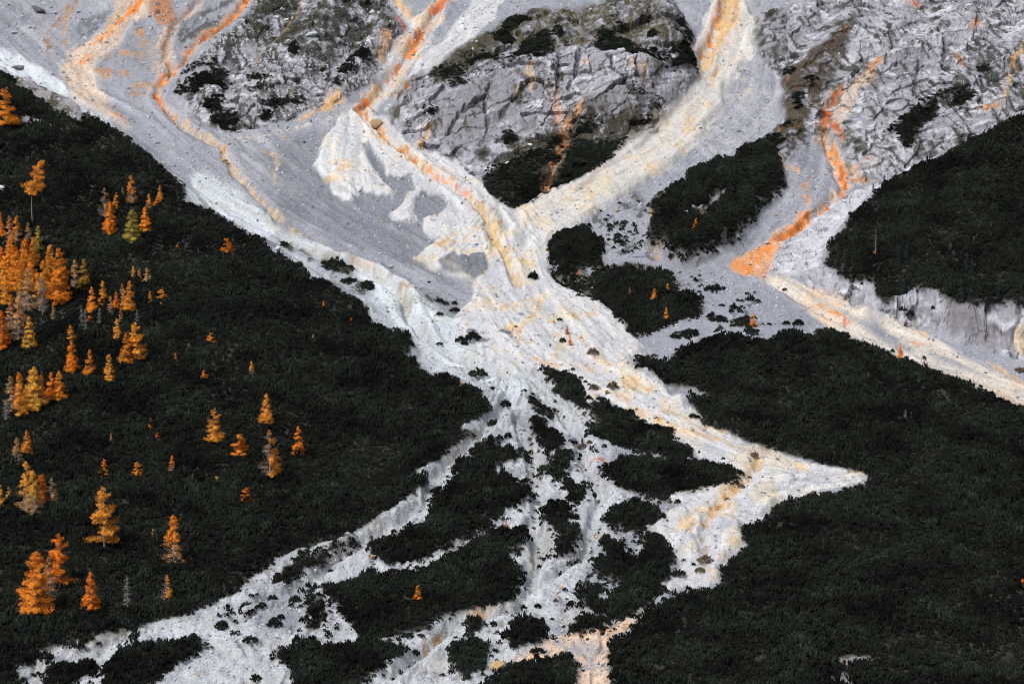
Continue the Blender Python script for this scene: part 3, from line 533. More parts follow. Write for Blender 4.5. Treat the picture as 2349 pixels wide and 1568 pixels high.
B1, B2, BT, BU, BX, BZ = voro(bx / 2.3, bz / 1.7, 311)
K1_, K2_, KT, KU, KX, KZ = voro(bx / .95, bz / .75, 317)
crk = sst(.10, .0, A2 - A1); crk2 = sst(.13, .0, B2 - B1)
cm_ = sst(-.1, .35, fbm(rx / 6, rz / 6, 3, 331)); crk = crk * (.25 + .75 * cm_); crk2 = crk2 * cm_ * np.choose(ri, [1, 1, .8, .55, .8, .8, 1])
strk = fbm(rx / .55, rz / 8, 4, 95); lay = vn(rx / 30, bz / .9 + .3 * rm, 91)
slab = sst(.35, .65, AU)     # smooth slabs between broken ground
rdisp = 3.0 * (AT - .5) + 2.4 * ((AU - .5) * AX + (AT - .5) * AZ) + (1 - .85 * slab) * (.8 * (BT - .5) + .8 * (BU - .5) * BZ + .3 * (KT - .5)) + .5 * (lay - .5) - .9 * crk - .35 * crk2 * (1 - slab) + .12 * strk + .25 * rf
rton = .74 + .34 * AT + (1 - .6 * slab) * (.22 * (BT - .5) + .20 * (KT - .5)) + .2 * strk * (.4 + slab) + .10 * (lay - .5) + .10 * rf
rton *= (1 - .62 * crk - .42 * crk2 * (1 - .6 * slab)) * np.choose(ri, [1, 1, .88, .93, 1, 1, 1])
rc = ROCK * rton[:, None]
lt = (sst(.62, .95, BT + .25 * rf) * (1 - .75 * slab) * .75)[:, None]; rc = rc * (1 - lt) + ROCKL * 1.12 * lt
rlime = (ri == 5)[:, None]; rc = np.where(rlime, rc * .45 + ROCKL * .6, rc)
kk = rk0[RI][:, None]
col[RI] = col[RI] * (1 - kk) + rc * kk
disp_r = np.zeros(X.shape, np.float32); disp_r[RI] = rdisp * np.choose(ri, [1, 1, .5, .48, .8, .6, .8])
for P, tn_ in (([(1000,232),(1080,192),(1150,172),(1192,190),(1182,280),(1120,330),(1040,338),(985,310)], L3(146, 144, 152)), ([(1352,242),(1400,207),(1440,192),(1452,215),(1402,245),(1357,260)], L3(142, 140, 148)), ([(1440,215),(1480,195),(1520,190),(1500,215)], L3(140, 136, 142)), ([(1185,270),(1230,262),(1225,300),(1195,305)], L3(140, 136, 142)), ([(2060,700),(2348,740),(2348,815),(2180,765)], L3(150, 146, 154)), ([(2160,690),(2240,700),(2230,780),(2180,765)], L3(134, 130, 138))):
    s, (sd,) = region(P, 4)
    m = sst(-1, 1, sd + 1.5 * edge[s])
    disp_r[s] *= 1 - .65 * m
    mix(s, m * .8, tn_ * (1 + .22 * fbm(X[s] / .6, sz[s] / 9, 3, 95) + .08 * n_fin[s])[..., None])
for P in ([(1945,335),(2010,305),(2080,330),(2200,300),(2297,275),(2131,365),(2092,376),(1975,420),(1950,400)], [(2100,40),(2200,20),(2348,10),(2348,90),(2220,120),(2120,110)], [(1960,60),(2060,50),(2080,100),(1960,150),(1925,150)]):
    paint(P, ROCKL * (1 + .3 * fbm(X / .5, sz / 4, 3, 97))[..., None] if False else ROCKL, 2.5, 2, .55, fbm(X / .8, sz / 3.5, 3, 97), -.1, .3)
slope = np.gradient(H, axis=0) / np.maximum(np.gradient(YG)[:, None], .05)
flat = sst(.95, .55, slope)
def grass(P, c, k, lo, hi, amp=2.5, soft=2, dn=0.0):
    s, (sd,) = region(P, amp + soft + 2)
    m = sst(-soft, soft, sd + edge[s] * amp) * sst(lo, hi, n_mid[s] * .8 + n_fin[s] * .5 + .3 * n_big[s] + dn) * k
    mix(s, m, c)
    return s, m
spk0 = fbm((X + .5 * Y) / 1.1, (Y - .5 * X) / 3, 4, 191, .65)
grass(KNOLL, OLIVE, .8, .22, .5)
grass(KTOP, OLIVE * 1.15, .95, -.55, .0); grass(KTOP, L3(104, 92, 66), .5, .1, .5); paint(KTOP, ROCK * .85, 2, 2, .7, spk0 + .3 * n_mid, .1, .35)
grass(KLOW, OLIVE * .7, .95, -.55, -.1)
grass(LROCK, OLIVE * 1.1, .85, .05, .35); spk = fbm((X + .7 * Y) / 1.5, (Y - .7 * X) / 5, 4, 171, .65); spk2 = fbm((X - .3 * Y) / 1.0, Y / 1.7, 3, 181, .65); paint(LROCK, GDARK, 1, 1, .85, spk + .35 * n_mid + .2 * n_big, -.02, .12); paint(LROCK, ROCKL * 1.05, 1, 1, .8, n_wht * .5 + spk2 + .3 * n_mid, .45, .6)
grass([(560,40),(640,-30),(880,-30),(900,60),(860,120),(760,140),(680,130),(600,90)], GDARK * 1.05, .85, -.3, .15)
grass(RROCK, GDARK, .8, .25, .45); paint(RROCK, GDARK * 1.2, 1, 1, .85, spk + .35 * n_mid + .25 * n_big, .1, .24); paint(KNOLL, GDARK, 1, 1, .75, spk + .35 * n_mid, .27, .42); grass([(885,255),(932,202),(1035,133),(1130,70),(1180,95),(1080,150),(1000,200),(960,260),(940,300),(900,285)], OLIVE * .9, .9, -.35, .0); grass([(940,318),(1000,335),(1080,350),(1150,300),(1180,320),(1120,400),(1060,378),(980,346)], GDARK * 1.1, .85, -.2, .15)
grass(GBAND, L3(82, 72, 60), .95, -.5, -.1); grass(GBAND, L3(190, 120, 70), .7, .35, .55)
grass(GKNOB, GDARK * 1.2, .9, -.4, .0)
grass([(1960,110),(2060,100),(2090,140),(2060,200),(2010,215),(1985,180)], GDARK * 1.3, .6, -.2, .3)
grass(GMID, OLIVE * .9, .95, -.6, -.15)
grass([(1364,482),(1454,428),(1500,470),(1490,560),(1526,590),(1440,600),(1380,560),(1340,515)], GDARK, .75, .1, .35)
grass([(1540,620),(1680,620),(1760,650),(1850,720),(1800,760),(1600,760),(1560,700)], GDARK, .7, .42, .6)
grass(KNOB4, OLIVE * .9, .9, -.4, .0)
paint(HOLE4, ROCKL * .9, 2, 1, .9, n_fin, -.2, .2)
for P, wd, dp in CARVE[1:7]:
    s, (d, rs, tt) = stroke(P, wd * .6, 4)
    mix(s, sst(.8, -.8, d + 1.3 * edge[s]) * sst(-.3, .4, n_mid[s] + .4 * n_big[s]) * .75, L3(194, 195, 190))
    mix(s, sst(.3, -.8, d + 1.3 * edge[s] + 1) * sst(.1, .5, n_mid[s]) * .6, L3(178, 166, 144))
FL = [([(1680,-20),(1650,60),(1620,150),(1570,250),(1480,340),(1340,430),(1230,490),(1190,540)], 190), ([(880,270),(920,330),(1000,400),(1080,460),(1120,520)], 170), ([(800,290),(790,360),(800,430)], 150), ([(1150,480),(1170,560),(1190,640),(1230,700),(1290,780),(1380,850),(1500,920),(1640,1000),(1760,1045),(1960,1085)], 300),
      ([(1900,1090),(1740,1110),(1660,1170),(1600,1230),(1580,1320)], 190), ([(0,60),(150,200),(300,290),(430,400),(600,500),(800,590),(1000,690)], 260), ([(560,330),(640,400),(760,480),(900,560),(1000,610)], 240), ([(1130,10),(1010,110),(900,210)], 90), ([(1000,10),(930,120),(840,240)], 90),
      ([(1830,560),(1760,640),(1900,720),(2100,800),(2350,900)], 150), ([(1760,100),(1740,220),(1650,330),(1480,430)], 190), ([(1860,330),(1830,430),(1740,560)], 170), ([(300,0),(240,90),(170,150),(180,220),(260,270)], 140), ([(430,60),(400,160),(370,230),(480,320)], 130)]
for P, wd in FL:
    s, (d, rs, tt) = stroke(P, wd, 6)
    m = sst(1, -4, d) * np.clip(1 - rock[s] - forest[s], 0, 1)
    stq = fbm(tt / 1.0 + .4 * n_mid[s], rs / 18, 4, 501, .62); st2 = fbm(tt / 3.2 + .3 * n_mid[s], rs / 36, 3, 511)
    col[s] *= (1 + m * (.26 * stq + .22 * st2))[..., None]
    H[s] += (m * (.22 * stq + .45 * st2)).astype(np.float32)
    mix(s, m * sst(.2, .55, st2) * (.08 + .16 * cream[s]), L3(222, 202, 172))
# ledges and cracks of the cliffs
LEDGE = [([(950,335),(1010,305),(1080,272),(1150,248),(1215,228)], 1.6), ([(1290,248),(1340,216),(1390,192),(1425,172)], 2.2), ([(985,352),(1060,330),(1130,300),(1200,272),(1262,248)], 1.8), ([(1000,205),(1060,180),(1130,165),(1210,150)], 1.4), ([(1440,196),(1500,180),(1560,178)], 1.4), ([(1225,140),(1300,128),(1390,122)], 1.0), ([(1310,262),(1380,246),(1440,232)], 1.6),
         ([(1960,300),(2020,288),(2100,300),(2200,262),(2300,225)], 1.3), ([(1960,340),(2060,325),(2160,318),(2260,285)], 1.3), ([(1965,380),(2040,372),(2120,350)], 1.1), ([(1950,150),(2040,110),(2140,80),(2260,60)], 1.5), ([(2010,215),(2110,165),(2230,130),(2340,70)], 1.6), ([(470,215),(540,195),(640,190)], 1.1), ([(560,225),(650,212),(740,205)], 1.2), ([(600,120),(700,105),(800,110)], .9), ([(1990,660),(2100,700),(2200,722),(2348,760)], 1.2)]
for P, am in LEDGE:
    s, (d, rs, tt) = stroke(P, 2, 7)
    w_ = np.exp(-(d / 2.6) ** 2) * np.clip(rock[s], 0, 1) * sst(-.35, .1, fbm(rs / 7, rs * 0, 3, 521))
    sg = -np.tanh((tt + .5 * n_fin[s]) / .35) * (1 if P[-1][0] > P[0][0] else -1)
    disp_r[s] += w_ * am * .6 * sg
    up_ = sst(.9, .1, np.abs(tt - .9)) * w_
    mix(s, up_ * .75, ROCKL * 1.05)  # skylight on the ledge tops, painted as a pale stripe
    mix(s, sst(.7, .1, np.abs(tt + .35)) * w_ * .6, ROCKD * .55)  # shade under the overhang, painted as a dark stripe
CRACK = [[(1270,110),(1284,150),(1276,215)], [(1150,262),(1172,232),(1195,214)], [(1025,305),(1062,252),(1112,222),(1125,190)], [(1330,110),(1322,170),(1300,205)], [(1395,120),(1410,160)], [(1450,130),(1462,170),(1500,200)], [(1100,330),(1120,280),(1110,240)], [(2110,140),(2100,175),(2095,215)], [(2150,60),(2170,110),(2160,150)], [(2240,40),(2255,80),(2300,110)], [(2040,60),(2050,110),(2030,150)], [(2060,690),(2058,740)], [(2178,690),(2170,760)], [(2270,695),(2262,780)], [(2330,700),(2322,790)], [(2140,680),(2150,745)], [(540,230),(560,260),(552,290)], [(640,140),(655,180)], [(760,150),(750,200)]]
for P in CRACK:
    s, (d, rs, tt) = stroke(P, 3, 4)
    w_ = sst(.7, -.3, d + 1.1 * n_fin[s]) * rock[s]
    disp_r[s] -= 1.2 * w_; mix(s, w_ * .8, ROCKD * .45)
for P, cc, k, lo, hi in (([(170,55),(225,30),(262,20),(250,55),(200,90),(172,95)], DARK * .75, .85, -.2, .25), ([(405,80),(470,20),(520,-10),(548,-10),(505,60),(450,98),(415,98)], GDARK * 1.3, .8, -.2, .2), ([(0,-10),(120,-10),(150,20),(90,60),(0,70)], DARK, .6, -.1, .4), ([(350,90),(395,60),(400,150),(360,180),(330,150)], L3(196, 176, 152), .6, -.2, .3), ([(1600,300),(1680,230),(1760,190),(1780,260),(1720,330),(1600,400)], L3(190, 190, 196), .7, -.3, .3), ([(1640,210),(1700,150),(1740,160),(1730,215),(1680,240)], L3(214, 200, 178), .7, -.1, .4)):
    paint(P, cc, 3, 2, k, n_mid + .7 * n_fin, lo, hi)
paint([(1700,-60),(1640,0),(1596,110),(1603,179),(1513,256),(1487,295),(1441,320),(1334,401),(1193,467),(1180,500),(1260,540),(1364,482),(1505,400),(1577,338),(1618,300),(1657,238),(1698,144),(1731,128),(1736,49)], L3(224, 214, 198), 2, 3, .4)
# iron stained rills: line, width, colour, strength
ST = [
 ([(1885,297),(1890,330),(1914,372),(1929,410),(1935,440),(1900,478),(1860,490),(1800,545),(1735,600)], [20, 30, 34, 30, 26, 22, 30, 34, 40], L3(226, 200, 178), .7), ([(1914,372),(1924,390)], 14, ORANGE, .85), ([(1892,482),(1872,488),(1850,492)], [8, 9, 14], ORANGE, .85), ([(1886,297),(1884,315),(1890,335)], 8, L3(226, 150, 84), .85),
 ([(1030,-10),(1008,14),(985,28)], 16, BURNT * 1.2, .9), ([(980,66),(965,86),(948,110),(930,140)], [10, 18, 16, 8], ORANGE, .95), ([(918,152),(900,180),(888,192)], 11, ORANGE, .9), ([(872,200),(850,222),(836,240)], 10, OCHRE * .9, .9),
 ([(838,236),(824,250),(822,262)], [14, 18, 12], BURNT * 1.2, .9), ([(932,198),(912,212),(893,222)], 7, L3(170, 120, 60), .9), ([(905,0),(925,20),(938,40)], 14, OCHRE, .9), ([(915,50),(925,62)], 12, BURNT * 1.3, .8),
 ([(890,80),(880,110),(870,135)], 14, L3(222, 170, 120), .7), ([(775,218),(750,240),(720,258),(690,275)], [16, 18, 12, 6], L3(222, 178, 120), .85),
 ([(830,262),(845,280),(870,300),(890,325),(930,350),(950,370),(985,395)], [10, 12, 12, 14, 13, 10, 8], L3(206, 148, 80), .92), ([(985,395),(1010,412),(1045,430),(1065,442),(1085,455)], [6, 8, 7, 9, 7], ORANGE, .7),
 ([(1085,455),(1100,480),(1120,510),(1130,540),(1140,570),(1160,600),(1180,640),(1195,660)], [14, 24, 28, 30, 28, 24, 18, 10], L3(216, 186, 138), .8), ([(1240,690),(1225,720),(1195,750),(1190,775),(1215,785)], 12, L3(220, 186, 132), .75),
 ([(1215,820),(1250,832),(1275,840)], 14, OCHRE, .8), ([(1330,780),(1350,800),(1380,815)], 10, OCHRE, .5), ([(1440,935),(1480,955),(1520,962)], 12, OCHRE, .6), ([(1500,965),(1560,985),(1620,1000),(1680,1015)], 9, OCHRE, .55),
 ([(1650,-10),(1657,25),(1648,50),(1638,68)], [10, 13, 16, 10], ORANGE, .85), ([(1690,0),(1692,30),(1682,60)], 9, OCHRE * .95, .85), ([(1670,-10),(1668,40),(1650,90),(1630,130),(1612,165)], [30, 34, 34, 30, 16], L3(232, 192, 128), .75), ([(1638,84),(1625,110),(1606,134)], [10, 14, 10], ORANGE, .85), ([(1645,150),(1640,170),(1630,200)], 9, OCHRE, .7),
 ([(1275,245),(1284,275),(1289,300),(1292,325),(1282,358),(1266,385),(1257,412),(1246,440)], [8, 9, 8, 9, 8, 14, 12, 7], L3(226, 150, 88), .95), ([(1330,245),(1312,275),(1295,303)], [10, 9, 9], L3(226, 160, 104), .9), ([(1272,220),(1280,250),(1288,290)], [20, 26, 18], L3(214, 186, 170), .7), ([(1268,372),(1262,395),(1252,425)], 10, ORANGE, .8),
 ([(332,-8),(315,12),(297,30),(275,46),(262,62)], [22, 24, 26, 22, 14], ORANGE, .95), ([(258,74),(236,86),(215,100)], [14, 10, 8], ORANGE, .85), ([(198,130),(185,142),(172,150)], [18, 20, 10], ORANGE, .75), ([(262,262),(280,272),(284,282)], 9, ORANGE, .8),
 ([(275,20),(262,50),(240,80)], 10, OCHRE, .6), ([(178,0),(160,15),(150,30),(130,50),(112,75),(108,100),(112,125)], [6, 8, 5, 6, 8, 9, 4], L3(160, 120, 80), .7), ([(165,20),(152,50),(145,80),(155,110)], [6, 7, 6, 6], L3(190, 150, 110), .7),
 ([(458,-5),(450,20),(425,40),(400,60),(385,80),(380,110),(380,140),(390,160),(396,170)], [9, 8, 10, 8, 11, 14, 12, 11, 9], L3(190, 130, 78), .9), ([(458,-5),(440,30),(400,62),(382,100),(380,140)], [22, 24, 22, 30, 26], L3(214, 196, 182), .55),
 ([(568,-5),(550,30),(520,60),(490,80),(460,95),(442,110),(435,125),(420,150),(400,170)], [16, 20, 16, 12, 11, 10, 12, 11, 10], L3(226, 150, 88), .9), ([(560,20),(548,36),(530,45)], 7, ORANGE, .9),
 ([(400,170),(375,185),(360,205),(356,220),(365,240),(380,260)], [12, 18, 14, 12, 12, 8], ORANGE * .95, .9), ([(380,260),(400,275),(420,290)], [8, 8, 5], L3(206, 150, 90), .8),
 ([(420,290),(480,320),(510,340),(515,370),(540,400),(570,440),(600,470),(640,505),(700,540),(780,580),(860,610)], [16, 16, 14, 14, 14, 16, 14, 12, 8, 8, 8], L3(212, 186, 152), .75), ([(508,335),(515,365),(522,378)], 10, L3(190, 130, 70), .7),
 ([(500,320),(600,315),(700,290),(780,262),(830,240)], 9, L3(214, 200, 182), .6), ([(590,345),(640,360),(622,400),(640,440)], 6, L3(205, 186, 160), .6),
 ([(2023,126),(2008,145),(1997,164)], [5, 9, 8], L3(214, 150, 96), .9), ([(1997,164),(1985,178),(1960,192)], [14, 10, 4], L3(206, 150, 98), .8), ([(1959,179),(1931,202),(1912,223),(1899,249),(1896,277),(1886,297)], [5, 8, 12, 13, 10, 6], BURNT * 1.25, .95), ([(1990,170),(1950,215),(1930,260),(1925,280)], [16, 40, 50, 26], L3(220, 200, 184), .75),
 ([(1910,284),(1922,300),(1935,318)], [6, 9, 5], BURNT, .85), ([(1887,331),(1905,351),(1914,372)], [18, 20, 10], L3(226, 150, 78), .9), ([(1926,385),(1931,410),(1937,430),(1931,454),(1910,469),(1892,482)], [14, 16, 13, 14, 10, 7], ORANGE, .92), ([(1960,385),(1960,410),(1985,412),(2005,415)], [20, 14, 10, 6], L3(230, 170, 110), .6),
 ([(1826,492),(1846,490),(1840,505),(1826,520),(1806,538),(1785,550),(1760,566),(1740,580)], [14, 18, 22, 18, 18, 16, 20, 20], ORANGE, .95), ([(1845,420),(1850,450),(1856,470)], 10, L3(224, 160, 100), .6), ([(1770,345),(1790,370),(1820,385),(1840,400)], [10, 16, 10, 6], L3(222, 176, 120), .8),
 ([(1885,695),(1897,713),(1915,716),(1926,722)], [8, 10, 14, 12], ORANGE, .9), ([(1930,730),(1938,742)], 6, BURNT, .8), ([(2092,752),(2110,762),(2126,772)], [8, 14, 10], OCHRE, .8), ([(2090,785),(2115,792)], 8, ORANGE, .6), ([(2260,830),(2300,850),(2348,880)], 8, OCHRE, .6),
 ([(1742,1040),(1735,1070),(1702,1105),(1662,1140),(1640,1170),(1612,1205)], [16, 22, 24, 26, 28, 12], L3(226, 190, 130), .8), ([(1690,1120),(1650,1160),(1640,1180)], [8, 14, 8], L3(222, 166, 96), .7), ([(1720,1090),(1690,1122),(1650,1155),(1630,1185),(1610,1210)], 6, L3(160, 124, 86), .55), ([(1605,1230),(1615,1250),(1612,1280),(1618,1300)], [8, 14, 18, 10], L3(150, 122, 92), .6),
 ([(1390,870),(1440,920),(1500,955),(1570,990),(1650,1010),(1740,1040)], [6, 9, 12, 9, 8, 12], L3(226, 194, 140), .6), ([(1705,1030),(1725,1045),(1745,1050)], 8, L3(170, 134, 92), .5), ([(858,638),(875,620),(905,632)], 8, L3(170, 150, 118), .7), ([(918,655),(935,662)], 9, L3(170, 140, 95), .7), ([(925,690),(935,720),(930,735)], 12, L3(190, 182, 160), .7), ([(1010,1470),(985,1485),(975,1500)], [10, 16, 12], L3(180, 140, 90), .8), ([(1120,1410),(1090,1412),(1065,1420)], 8, L3(206, 160, 104), .7),
 ([(938,1130),(950,1120)], 6, L3(190, 170, 140), .5), ([(1350,1240),(1365,1232),(1380,1235)], 6, L3(150, 120, 80), .8), ([(1365,1050),(1385,1052)], 7, BURNT, .8), ([(2300,235),(2320,150),(2348,105)], [4, 7, 10], OCHRE * .9, .7), ([(2255,245),(2280,246)], 14, L3(226, 158, 80), .8), ([(2085,0),(2100,8)], 16, L3(210, 110, 60), .8), ([(2240,45),(2228,70)], 8, L3(206, 130, 80), .7), ([(2200,130),(2205,150)], 9, L3(200, 140, 96), .7), ([(1990,365),(2005,375)], 10, L3(214, 140, 84), .8),
 ([(705,-10),(672,50),(632,92),(590,140)], [5, 6, 5, 4], L3(170, 140, 108), .75), ([(1498,488),(1500,505)], 8, OCHRE, .8), ([(1502,570),(1506,592)], 9, L3(214, 160, 104), .8), ([(2338,760),(2348,800)], 22, L3(226, 204, 170), .8), ([(1215,200),(1222,180)], 7, PEACH, .8), ([(1208,160),(1210,150)], 7, OCHRE, .8), ([(1190,200),(1180,225)], 9, PEACH, .8), ([(965,330),(975,310),(980,300)], 9, L3(224, 180, 124), .8), ([(1340,140),(1350,150)], 8, PEACH, .7), ([(1470,155),(1476,165)], 7, OCHRE, .7), ([(1555,185),(1550,178)], 8, PEACH, .7), ([(1443,136),(1448,146)], 6, PEACH, .7),
]
sn = fbm(X / 1.1, Y / 2.6, 4, 113, .6)
for P, wd, c, k in ST:
    if c[0] / c[2] > 3:
        s, (d, rs, tt) = stroke(P, np.asarray(wd) * 2.2 + 5, 4)
        mix(s, sst(1.2, -2.2, d + sn[s] * 2.2 + edge[s]) * k * .32, PEACH * (1 + .15 * n_fin[s])[..., None])
    s, (d, rs, tt) = stroke(P, np.asarray(wd) * .88, 4)
    m = sst(.7, -.9, d + sn[s] * 2.3 + edge[s] * .8) * k
    tone = (1 + .28 * n_fin[s] + .12 * n_wht[s])[..., None]
    mix(s, m, c * tone)
    if c[0] / c[2] > 6: mix(s, m * sst(.12, .4, -n_fin[s] + .5 * sn[s]) * .7, BURNT * .95)
for P, c, k in ((OBLOB, L3(240, 178, 118), .8), ([(346,-5),(400,-5),(400,51),(384,69),(366,59),(354,33)], L3(190, 128, 82), .85), (ell(318,77,17,11), L3(204, 156, 106), .85), (ell(287,125,15,8), L3(206, 158, 108), .85), (ell(240,163,20,9), L3(190, 146, 104), .85), (ell(285,168,15,9), L3(190, 150, 108), .85), (ell(248,131,14,8), L3(176, 146, 112), .7), (ell(320,130,18,14), L3(178, 154, 126), .6), (ell(330,98,14,10), L3(184, 156, 122), .6), (ell(330,195,22,6), L3(196, 154, 108), .75), (ell(320,215,24,6), L3(182, 150, 114), .65), (ell(245,177,10,5), L3(214, 166, 112), .8)):
    paint(P, c, 2.6, 1.4, k)
paint(OBLOB, ORANGE * .97, 2.6, 2, .85, n_mid + .7 * n_fin, -.1, .35); paint(OBLOB, ROCKL, .5, 2, .8, n_fin - .4 * n_mid, .3, .5); paint(OBLOB, BURNT, .5, 2, .6, -n_mid + .6 * n_fin, .3, .6)
paint([(346,-5),(400,-5),(400,51),(384,69),(366,59)], GDARK, 1, 1, .8, n_fin, .25, .45)
# shrub cover and the soil under it
tsd = []
for kind, P, dn, lab in TH:
    s, (sd,) = region(P, 5, .7 if kind in 'LRU' else .45)
    tsd.append((s, sd))
    if kind == 'p': continue
    fr = sst(-2.6, .2, sd + 2.2 * edge[s]) * np.clip(1 - rock[s], 0, 1) * sst(-.05, .4, n_fin[s] * .7 + .6 * spk2[s])
    mix(s, fr * .6, L3(112, 106, 94))
    m = sst(-.2, 1.4, sd + edge[s] * 1.2)
    forest[s] = np.maximum(forest[s], m)
    mix(s, m * .96, SOIL * (1 + .3 * n_mid[s])[..., None])
hole = np.zeros(X.shape, np.float32)
for P in HOLES + [HOLE4]:
    s, (sd,) = region(P, 4)
    m = sst(-.5, .8, sd + edge[s] * 1.6 + n_fin[s] * .8)
    hole[s] = np.maximum(hole[s], m); forest[s] *= (1 - m)
    mix(s, m * .9, L3(158, 155, 160) * (1 + .2 * n_fin[s])[..., None]); mix(s, m * sst(.0, .4, n_mid[s] + .5 * n_fin[s]), OLIVE)
# grain
col *= (1 + (1 - .75 * rock) * (1 - .55 * cream) * (1 - .5 * whitem) * (.15 * n_wht + .11 * n_fin) + .07 * n_mid * (1 - rock))[..., None]
dk = (n_wht > .93) & (rock < .4); col[dk] *= .85
lt_ = (n_wht < -.955); col[lt_] *= 1.3
np.clip(col, .004, .75, out=col)

# ------------------------------------------------------------------ fine relief
gv = np.clip(1 - rock - forest, 0, 1)
Z = H.copy()
Z += gv * (.55 * n_mid * (1 - .3 * cream) + .15 * n_fin + .05 * n_wht + .5 * (ridged(X / 9, Y / 12, 3, 151) - .5)) + forest * (.8 * n_big + .3 * n_mid)
Z += gv * .22 * fbm((X + .5 * Y) / 1.4, (Y - .5 * X) / 9, 3, 131)
gy = np.gradient(H, axis=0) / np.maximum(np.gradient(YG)[:, None], .05); gx = np.gradient(H, axis=1) / np.maximum(np.gradient(X, axis=1), .02)
nl = 1 / np.sqrt(1 + gx * gx + gy * gy)
disp = rock * disp_r
XX = X - disp * gx * nl; YYd = Y - disp * gy * nl; Z = Z + disp * nl
print("terrain", X.shape)

# ------------------------------------------------------------------ materials
def newmat(name):
    m = bpy.data.materials.new(name); m.use_nodes = True
    nt = m.node_tree; b = nt.nodes["Principled BSDF"]
    b.inputs["Roughness"].default_value = .95
    b.inputs["Specular IOR Level"].default_value = .12
    return m, nt, b
def ground_mat(name, bump, s1, s2, vary, stretch=(1, 1, 1)):
    m, nt, b = newmat(name)
    N = nt.nodes.new; Lk = nt.links.new
    at_ = N("ShaderNodeAttribute"); at_.attribute_name = "Col"
    tc = N("ShaderNodeTexCoord"); mp = N("ShaderNodeMapping"); mp.inputs["Scale"].default_value = stretch
    Lk(tc.outputs["Object"], mp.inputs[0])
    n1 = N("ShaderNodeTexNoise"); n1.inputs["Scale"].default_value = s1; n1.inputs["Detail"].default_value = 6; n1.inputs["Roughness"].default_value = .68
    vo = N("ShaderNodeTexVoronoi"); vo.inputs["Scale"].default_value = s2
    Lk(mp.outputs[0], n1.inputs["Vector"]); Lk(mp.outputs[0], vo.inputs["Vector"])
    mr = N("ShaderNodeMapRange"); mr.inputs[1].default_value = .3; mr.inputs[2].default_value = .7; mr.inputs[3].default_value = 1 - vary; mr.inputs[4].default_value = 1 + vary
    Lk(n1.outputs[0], mr.inputs[0])
    mv = N("ShaderNodeMapRange"); mv.inputs[1].default_value = 0; mv.inputs[2].default_value = 1; mv.inputs[3].default_value = 1 - vary * .7; mv.inputs[4].default_value = 1 + vary * .7
    sep = N("ShaderNodeSeparateColor"); Lk(vo.outputs["Color"], sep.inputs[0]); Lk(sep.outputs[0], mv.inputs[0])
    mu = N("ShaderNodeMath"); mu.operation = 'MULTIPLY'; Lk(mr.outputs[0], mu.inputs[0]); Lk(mv.outputs[0], mu.inputs[1])
    vm = N("ShaderNodeVectorMath"); vm.operation = 'SCALE'; Lk(at_.outputs["Color"], vm.inputs[0]); Lk(mu.outputs[0], vm.inputs["Scale"])
    Lk(vm.outputs[0], b.inputs["Base Color"])
    bp = N("ShaderNodeBump"); bp.inputs["Strength"].default_value = 1.0; bp.inputs["Distance"].default_value = bump
    ad = N("ShaderNodeMath"); ad.operation = 'ADD'; Lk(n1.outputs[0], ad.inputs[0]); Lk(vo.outputs["Distance"], ad.inputs[1])
    Lk(ad.outputs[0], bp.inputs["Height"]); Lk(bp.outputs[0], b.inputs["Normal"])
    return m
M_GRAV = ground_mat("gravel", .10, 1.4, 2.6, .16)
M_ROCK = ground_mat("limestone", .16, .9, 1.3, .16, (1.0, .6, .8))
M_SOIL = ground_mat("humus", .25, .9, 1.6, .3)

def tag(o, label, cat, group=None, kind=None):
    o["label"] = label
    if cat: o["category"] = cat
    if group: o["group"] = group
    if kind: o["kind"] = kind
    return o
idx = np.arange(NJ * NI).reshape(NJ, NI)
q = np.stack([idx[:-1, :-1], idx[:-1, 1:], idx[1:, 1:], idx[1:, :-1]], -1).reshape(-1, 4)
V = np.stack([XX, YYd, Z], -1).reshape(-1, 3).astype(np.float32)
C4 = np.concatenate([col.reshape(-1, 3), np.ones((NJ * NI, 1), np.float32)], 1)
cls = np.zeros((NJ, NI), np.int8)
cls[rock > .5] = (rid + 1)[rock > .5]
cls[(forest > .5) & (rock < .5)] = 1
cls[(cls == 0) & (cream > .5)] = 9
fc = cls[:-1, :-1].reshape(-1)
def mesh_from(name, v, f, mat):
    me = bpy.data.meshes.new(name)
    v = np.ascontiguousarray(v, np.float32); f = np.ascontiguousarray(f, np.int32)
    n = f.shape[1]
    me.vertices.add(len(v)); me.vertices.foreach_set("co", v.ravel())
    me.loops.add(f.size); me.loops.foreach_set("vertex_index", f.ravel())
    me.polygons.add(len(f)); me.polygons.foreach_set("loop_start", np.arange(0, f.size, n, dtype=np.int32)); me.polygons.foreach_set("loop_total", np.full(len(f), n, np.int32))
    if mat: me.materials.append(mat)
    me.update(calc_edges=True)
    return me
def ground(name, c, mat, label, cat):
    f = q[fc == c]
    if not len(f): return
    u, inv = np.unique(f, return_inverse=True)
    me = mesh_from(name, V[u], inv.reshape(-1, 4), mat)
    a = me.color_attributes.new("Col", 'FLOAT_COLOR', 'POINT'); a.data.foreach_set("color", C4[u].ravel())
    me.polygons.foreach_set("use_smooth", np.full(len(f), mat is not M_ROCK))
    o = bpy.data.objects.new(name, me); COL.objects.link(o)
    return tag(o, label, cat, kind="structure")
ground("scree_slope", 0, M_GRAV, "blue-grey scree slopes and white gravel fan filling the valley side", "scree")
ground("forest_floor", 1, M_SOIL, "dark brown soil under the mountain pine thickets", "ground")
ground("rock_knoll", 2, M_ROCK, "rounded grey limestone knoll with a cliff face at top centre", "rock face")
ground("rock_outcrop", 3, M_ROCK, "mottled grey rock outcrop with pine mats at upper left", "rock face")
